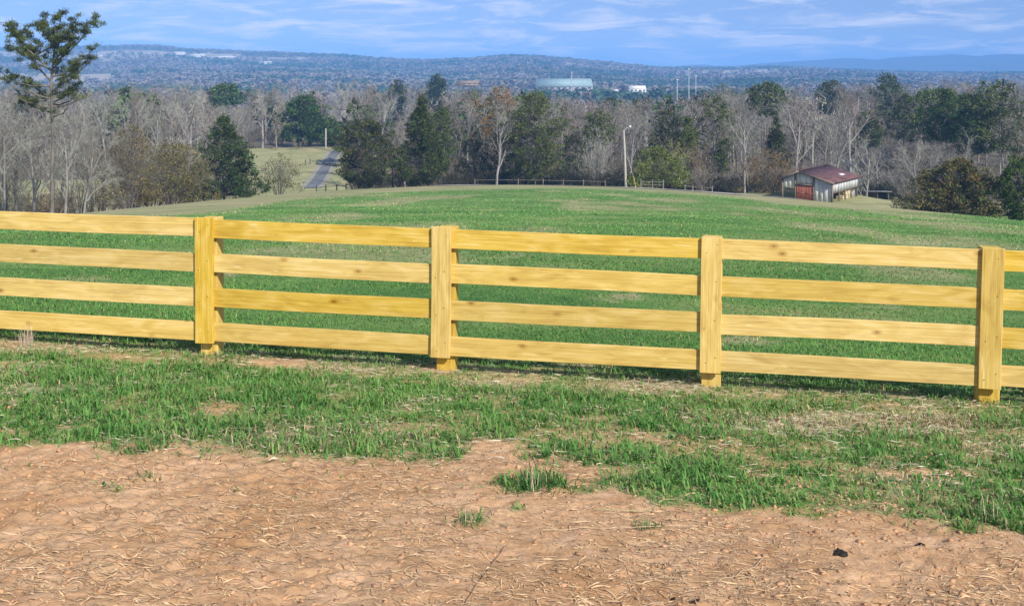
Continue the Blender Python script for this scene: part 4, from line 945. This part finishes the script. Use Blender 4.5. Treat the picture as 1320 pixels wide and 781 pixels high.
# driveway
def strip(name, label, pts, w, mat, lift=.06, kind='structure'):
    pts = np.array(pts, float); t = np.linspace(0, len(pts)-1, 40); px = np.interp(t, range(len(pts)), pts[:, 0]); py = np.interp(t, range(len(pts)), pts[:, 1])
    d = unit(np.stack([np.gradient(px), np.gradient(py)], 1)); e = np.stack([d[:, 1], -d[:, 0]], 1)
    rows = [];
    for s in np.linspace(-.5, .5, 7): a = px+e[:, 0]*w*s; b = py+e[:, 1]*w*s; rows.append(np.stack([a, b, Z(a, b)+lift], 1))
    V = np.stack(rows, 1).reshape(-1, 3); ii = (np.arange(39)[:, None]*7+np.arange(6)[None]).ravel()
    return tag(part(name, V, np.stack([ii, ii+1, ii+8, ii+7], 1), mat, smooth=True), label, name, kind=kind)
dp = [ray(400, 243, 188, 300), ray(408, 235, 188, 300), ray(416, 222, 188, 300), ray(424, 208, 188, 300), ray(432, 197, 188, 300), ray(442, 191.5, 188, 300), ray(462, 190.5, 188, 300)]
strip('verge', 'pale gravel verge of the driveway', dp, 4.4, noise_mat('gravel', (.22, .21, .15), (.36, .34, .27), 2.5, .95), .05)
strip('driveway', 'grey asphalt driveway climbing past the meadow', dp, 2.3, noise_mat('asphalt', (.12, .125, .13), (.19, .195, .20), 1.5, .85), .1)
tp = [((u-660)/F*y_, y_) for u, y_ in ((560, 149), (640, 147), (720, 146), (800, 143), (870, 137), (930, 130), (985, 126), (1030, 128))]
strip('gravel_track', 'pale gravel track along the far edge of the pasture', tp, 5.5, noise_mat('track_gravel', (.33, .29, .24), (.45, .41, .36), 1.2, .95), .06)

# ------------------------------------------------------------------ the barn
M_MAROON = noise_mat('maroon_metal', (.085, .04, .036), (.18, .085, .075), 1.6, .55, .3, (1, .4, 1))
M_RED = noise_mat('red_boards', (.27, .085, .055), (.36, .125, .085), 2, .8, .15, (4, 4, .4))
M_BWALL = noise_mat('whitewashed_metal', (.38, .38, .38), (.64, .64, .63), 1.3, .7, .2, (2, 2, .6))
M_OLDWOOD = noise_mat('old_wood', (.16, .12, .10), (.26, .21, .17), 2, .9, .1)
M_HAY = noise_mat('hay', (.48, .38, .22), (.62, .52, .33), 4, .95, .1)
TH = R(38)
barn = empty('barn', (BARN[0], BARN[1], BZ), -TH); tag(barn, 'small whitewashed barn with maroon roof and red double door', 'barn')
def slope(x): return 2.75+(x/-4.5)*1.3 if x > -4.5 else 4.05-(-x-4.5)/2.7*1.15
LB = 9.8
def wall_front(name, x0, x1, z0, z1f=None, mat=M_BWALL, yoff=0., th=.06, parent=barn):
    pts = [(x0, z0), (x1, z0), (x1, slope(x1) if z1f is None else z1f)]
    if z1f is None and x0 < -4.5 < x1: pts.append((-4.5, slope(-4.5)))
    pts.append((x0, slope(x0) if z1f is None else z1f))
    return part(name, *prism(pts, yoff, yoff+th), mat, parent)
# front: sheets left and right of the door and over it, the open lean-to on the left has only a hood of sheeting
xx = np.arange(-2.66, 0-.01, .665)
for k in range(4): wall_front('wall_sheet', xx[k]+.012, xx[k]+.653, -.3, yoff=.004*(k % 2))
wall_front('gable_panel', -5.1, -2.68, 2.18, yoff=.002)
for k in range(3): wall_front('wall_sheet', -7.05+k*.63, -7.05+k*.63+.61, 1.65-.04*k, yoff=.003*k)
for k in range(2):
    d = wall_front('door', -5.06+k*1.2, -5.06+k*1.2+1.15, .04, 2.12, M_RED, -.05, .05)
    for q in range(5):
        V, Q = box(-5.04+k*1.2+q*.225, -5.04+k*1.2+q*.225+.19, -.072, -.051, .08, 2.08); part('door_board', V, Q, M_RED, d)
    V, Q = box(-5.04+k*1.2, -5.04+k*1.2+1.1, -.095, -.073, 1.0, 1.12); part('door_brace', V, Q, M_RED, d)
V, Q = box(-5.2, -2.6, -.16, -.08, 2.14, 2.28); part('door_track', V, Q, M_OLDWOOD, barn)
for xq in (-7.1, -5.22, -2.62, -.06):
    V, Q = box(xq-.10, xq+.10, -.11, .09, -.5, slope(xq)-.05); part('corner_post', V, Q, M_OLDWOOD, barn)
# right side: white sheeting above, open bays below
for k in range(9):
    V, Q = box(-.03+.004*(k % 2), .03+.004*(k % 2), .1+k*1.075, .1+k*1.075+1.06, 1.42, 2.72); part('wall_sheet', V, Q, M_BWALL, barn)
for k in range(5):
    V, Q = box(-.16, -.04, .25+k*2.33, .25+k*2.33+.16, -.6, 2.6); part('side_post', V, Q, M_OLDWOOD, barn)
V, Q = box(-.12, -.03, .1, 9.75, 1.25, 1.41); part('side_beam', V, Q, M_OLDWOOD, barn)
V, Q = box(-7.05, -.2, 9.65, 9.73, -.6, 2.7); part('back_wall', V, Q, M_BWALL, barn)
V, Q = box(-7.1, -7.03, .1, 9.7, 1.2, 2.75); part('left_wall', V, Q, M_BWALL, barn)
V, Q = box(-2.6, -2.5, .2, 9.6, -.3, 3.0); part('inner_wall', V, Q, M_OLDWOOD, barn)
# roof: two pitches with pressed ribs
def roof(name, xa, xb, mat):
    za, zb2 = slope(xa) if xa <= 0 else slope(0)-(xa)*.29, slope(xb) if xb > -7.2 else slope(-7.2)-(-7.2-xb)*.42
    V, Q = [], []
    n = 46; ys_ = np.linspace(-.45, LB+.35, n+1); prof = .03*(np.arange(n+1) % 2)
    for up in (.16, .06):
        for k in range(n+1): V += [(xa, ys_[k], za+up+prof[k]*(up > .1)), (xb, ys_[k], zb2+up+prof[k]*(up > .1))]
    m = 2*(n+1)
    for k in range(n): Q += [(2*k, 2*k+1, 2*k+3, 2*k+2), (m+2*k, m+2*k+2, m+2*k+3, m+2*k+1)]
    for k in range(n): Q += [(2*k, 2*k+2, m+2*k+2, m+2*k), (2*k+1, m+2*k+1, m+2*k+3, 2*k+3)]
    Q += [(0, m, m+1, 1), (2*n, 2*n+1, m+2*n+1, m+2*n)]
    return part(name, np.array(V), np.array(Q), mat, barn)
rf = roof('roof', .4, -4.5, M_MAROON); roof('roof', -4.505, -7.4, M_MAROON)
V, Q = box(-4.72, -4.28, -.47, LB+.37, 4.20, 4.27); part('ridge_cap', V, Q, M_MAROON, rf)
a0, a1 = slope(-.9)+.20, slope(-1.9)+.20
V = np.array([(-.9, 5.9, a0), (-.9, 7.3, a0), (-1.5, 7.3, slope(-1.5)+.2), (-1.5, 5.9, slope(-1.5)+.2)]); V = np.concatenate([V, V+[0, 0, .03]])
part('patch_sheet', V, np.array([(3, 2, 1, 0), (4, 5, 6, 7), (0, 1, 5, 4), (1, 2, 6, 5), (2, 3, 7, 6), (3, 0, 4, 7)]), M_WHITE, rf)
for xa, xb in ((.42, -4.5), (-4.5, -7.42)):
    za = slope(min(xa, 0))-max(xa, 0)*.29; zb2 = slope(max(xb, -7.2))-max(-7.2-xb, 0)*.42
    part('barge_board', *prism([(xa, za-.10), (xa, za+.12), (xb, zb2+.12), (xb, zb2-.10)], -.50, -.455), M_OLDWOOD, rf)
hb = empty('hay_stack', (0, 0, 0))
hb.location = (BARN[0]+math.cos(-TH)*-.9-math.sin(-TH)*6.2, BARN[1]+math.sin(-TH)*-.9+math.cos(-TH)*6.2, BZ); hb.rotation_euler = (0, 0, -TH)
tag(hb, 'tan hay bales stacked in the open side of the barn', 'hay')
for (bx, by, bz) in [(-.4, -1.2, 0), (-.4, 0, 0), (-.4, 1.2, 0), (-.3, -.6, .55), (-.35, .62, .55)]:
    bm = bev_box(1.1, .8, .52, .06, 0); o = bm_part('bale', bm, M_HAY, hb); o.location = (bx, by, bz+.27); o.rotation_euler = (0, 0, .03*bx+R(90)*0)
# low shed behind
y = 168.; x = (1131-660)/F*y; z = float(Z(x, y)); sh = empty('shed', (x, y, z), R(-6)); tag(sh, 'low dark open shed with pale roof in the trees right of the barn', 'shed')
V, Q = box(-1.9, 1.9, 2.2, 2.3, -.4, 1.7); part('back_wall', V, Q, M_OLDWOOD, sh)
for s in (-1.85, 1.75): V, Q = box(s, s+.1, 0, 2.2, -.4, 1.85); part('side_wall', V, Q, M_OLDWOOD, sh)
for s in (-1.8, -.05, 1.7): V, Q = box(s, s+.12, -.1, -.002, -.4, 1.9); part('post', V, Q, M_OLDWOOD, sh)
V = np.array([(-2.2, -.5, 2.05), (2.2, -.5, 2.05), (2.2, 2.6, 1.75), (-2.2, 2.6, 1.75)]); V = np.concatenate([V, V+[0, 0, .1]])
part('roof', V, np.array([(3, 2, 1, 0), (4, 5, 6, 7), (0, 1, 5, 4), (1, 2, 6, 5), (2, 3, 7, 6), (3, 0, 4, 7)]), M_GREYROOF, sh)

# ------------------------------------------------------------------ small things near the fence
def clump(name, label, u, v, n, h, spread, col, seed, cat_='weed', lean=.6, w=.004):
    x, y = ray(u, v, 3, 14); rg_ = np.random.default_rng(seed); e = empty(name, (x, y, float(Z(x, y)))); tag(e, label, cat_)
    P = np.stack([rg_.normal(0, spread, n), rg_.normal(0, spread, n), np.full(n, -.01)], 1)
    V, T, cc = blades(P, h*(.4+.6*rg_.random(n)), w*(.7+.6*rg_.random(n)), lean*(.2+.8*rg_.random(n)), np.array(col)*(.6+.7*rg_.random((n, 1))), rg_)
    part('leaves', V, T, M_GRASS, e, col=cc)
    m = max(n//12, 3); P2 = np.stack([rg_.normal(0, spread*.5, m), rg_.normal(0, spread*.5, m), np.full(m, -.01)], 1); V, T, cc = blades(P2, h*(.9+.5*rg_.random(m)), np.full(m, w*.7), .3*rg_.random(m), np.array([.5, .42, .28])*(.7+.5*rg_.random((m, 1))), rg_)
    part('stalks', V, T, M_STRAW, e, col=cc)
clump('dry_weed', 'pale dry weed clump against the bottom board at far left', 34, 447, 60, .26, .045, (.60, .50, .38), 1, lean=.7)
clump('grass_tuft', 'lone dark green grass tuft on the bare dirt below the strip', 690, 628, 260, .085, .10, (.06, .155, .035), 2, 'grass tuft', 1.0, .007)
clump('grass_tuft', 'thin green sprig on the dirt left of the dark tuft', 604, 672, 46, .07, .06, (.11, .2, .06), 3, 'grass tuft', 1.1, .006)
clump('grass_tuft', 'tiny green sprig on the dirt under the third post', 835, 680, 26, .06, .035, (.09, .2, .05), 4, 'grass tuft', 1.1, .006)
clump('grass_tuft', 'sparse green sprig on the dirt at left', 190, 615, 24, .06, .05, (.14, .2, .07), 5, 'grass tuft', 1.1, .006)
clump('grass_tuft', 'dense green tuft on the dirt edge at far right', 1262, 668, 150, .09, .09, (.06, .165, .035), 6, 'grass tuft', 1.0, .007)
def dark_clod(label, u, v, r, seed):
    x, y = ray(u, v, 3, 14); rg_ = np.random.default_rng(seed); n = 9
    V, T, cc = clods(n, x+rg_.normal(0, r*.5, n), y+rg_.normal(0, r*.45, n), r*(.35+.4*rg_.random(n)), np.tile([.022, .017, .013], (n, 1)), rg_)
    z = float(Z(x, y)); o = part('dark_debris', V-np.array([x, y, z]), T, M_STRAW, col=cc); o.location = (x, y, z); tag(o, label, 'debris')
dark_clod('blackish crumbled lump on the dirt at the lower right, largest of the dark bits', 1083, 716, .032, 1)
dark_clod('small dark crumb on the dirt upper right of the largest dark lump', 1186, 700, .015, 2)
dark_clod('small dark crumb at the bottom edge of the dirt on the right', 896, 778, .014, 3)
dark_clod('tiny dark crumb on the dirt below the third post', 868, 770, .010, 5)
def stalk(label, pts, r, col, seed):
    rg_ = np.random.default_rng(seed); G = [];
    for u, v in pts:
        x, y = ray(u, v, 3, 14); G.append((x, y, float(Z(x, y)+micro(np.array([x]), np.array([y]), 0)[0])+.012))
    G = np.array(G); t = np.linspace(0, len(G)-1, 10); P = np.stack([np.interp(t, range(len(G)), G[:, k]) for k in range(3)], 1); P[1:-1] += rg_.normal(0, .004, P[1:-1].shape)
    o = part('dry_stalk', P.__class__(tubes(P[:-1]-P[0], P[1:]-P[0], np.full(9, r), np.full(9, r*.8), 5)[0]) if False else tubes(P[:-1]-P[0], P[1:]-P[0], np.full(9, r), np.full(9, r*.8), 5)[0], tubes(P[:-1], P[1:], np.full(9, r), np.full(9, r*.8), 5)[1], M_STRAW, col=np.tile(col, (90, 1)))
    o.location = P[0]; tag(o, label, 'stalk')
stalk('dark thin stalk slanting across the dirt at the bottom middle', [(600, 778), (622, 750), (645, 712), (655, 700)], .0022, (.34, .22, .13), 1)
stalk('pale stalk lying level on the dirt under the third post', [(700, 684), (780, 684), (845, 682), (900, 680)], .0018, (.56, .42, .26), 2)
stalk('greenish stalk lying at the grass edge under the third post', [(770, 660), (830, 660), (855, 648), (880, 645)], .0022, (.42, .40, .20), 3)
stalk('pale stalk on the dirt at the bottom right', [(925, 752), (950, 740), (970, 728), (990, 715)], .002, (.56, .42, .26), 4)

# ------------------------------------------------------------------ haze
V, Q = box(-7600, 7600, -60, 7200, -46, 99)
m = bpy.data.materials.new('haze'); m.use_nodes = True; t = m.node_tree; t.nodes.clear()
o_ = N(t, 'ShaderNodeOutputMaterial'); pv = N(t, 'ShaderNodeVolumePrincipled')
pv.inputs['Color'].default_value = (.22, .50, 1.0, 1); pv.inputs['Density'].default_value = HAZE; pv.inputs['Anisotropy'].default_value = -0.2
t.links.new(pv.outputs[0], o_.inputs['Volume'])
hzo = part('haze', V, Q, m); tag(hzo, 'thin blue haze filling the valley air', 'haze', kind='stuff')
print('TRIS', sum(len(me.loops)-2*len(me.polygons) for me in bpy.data.meshes), 'objs', len(bpy.data.objects), 'near blades', n_near)
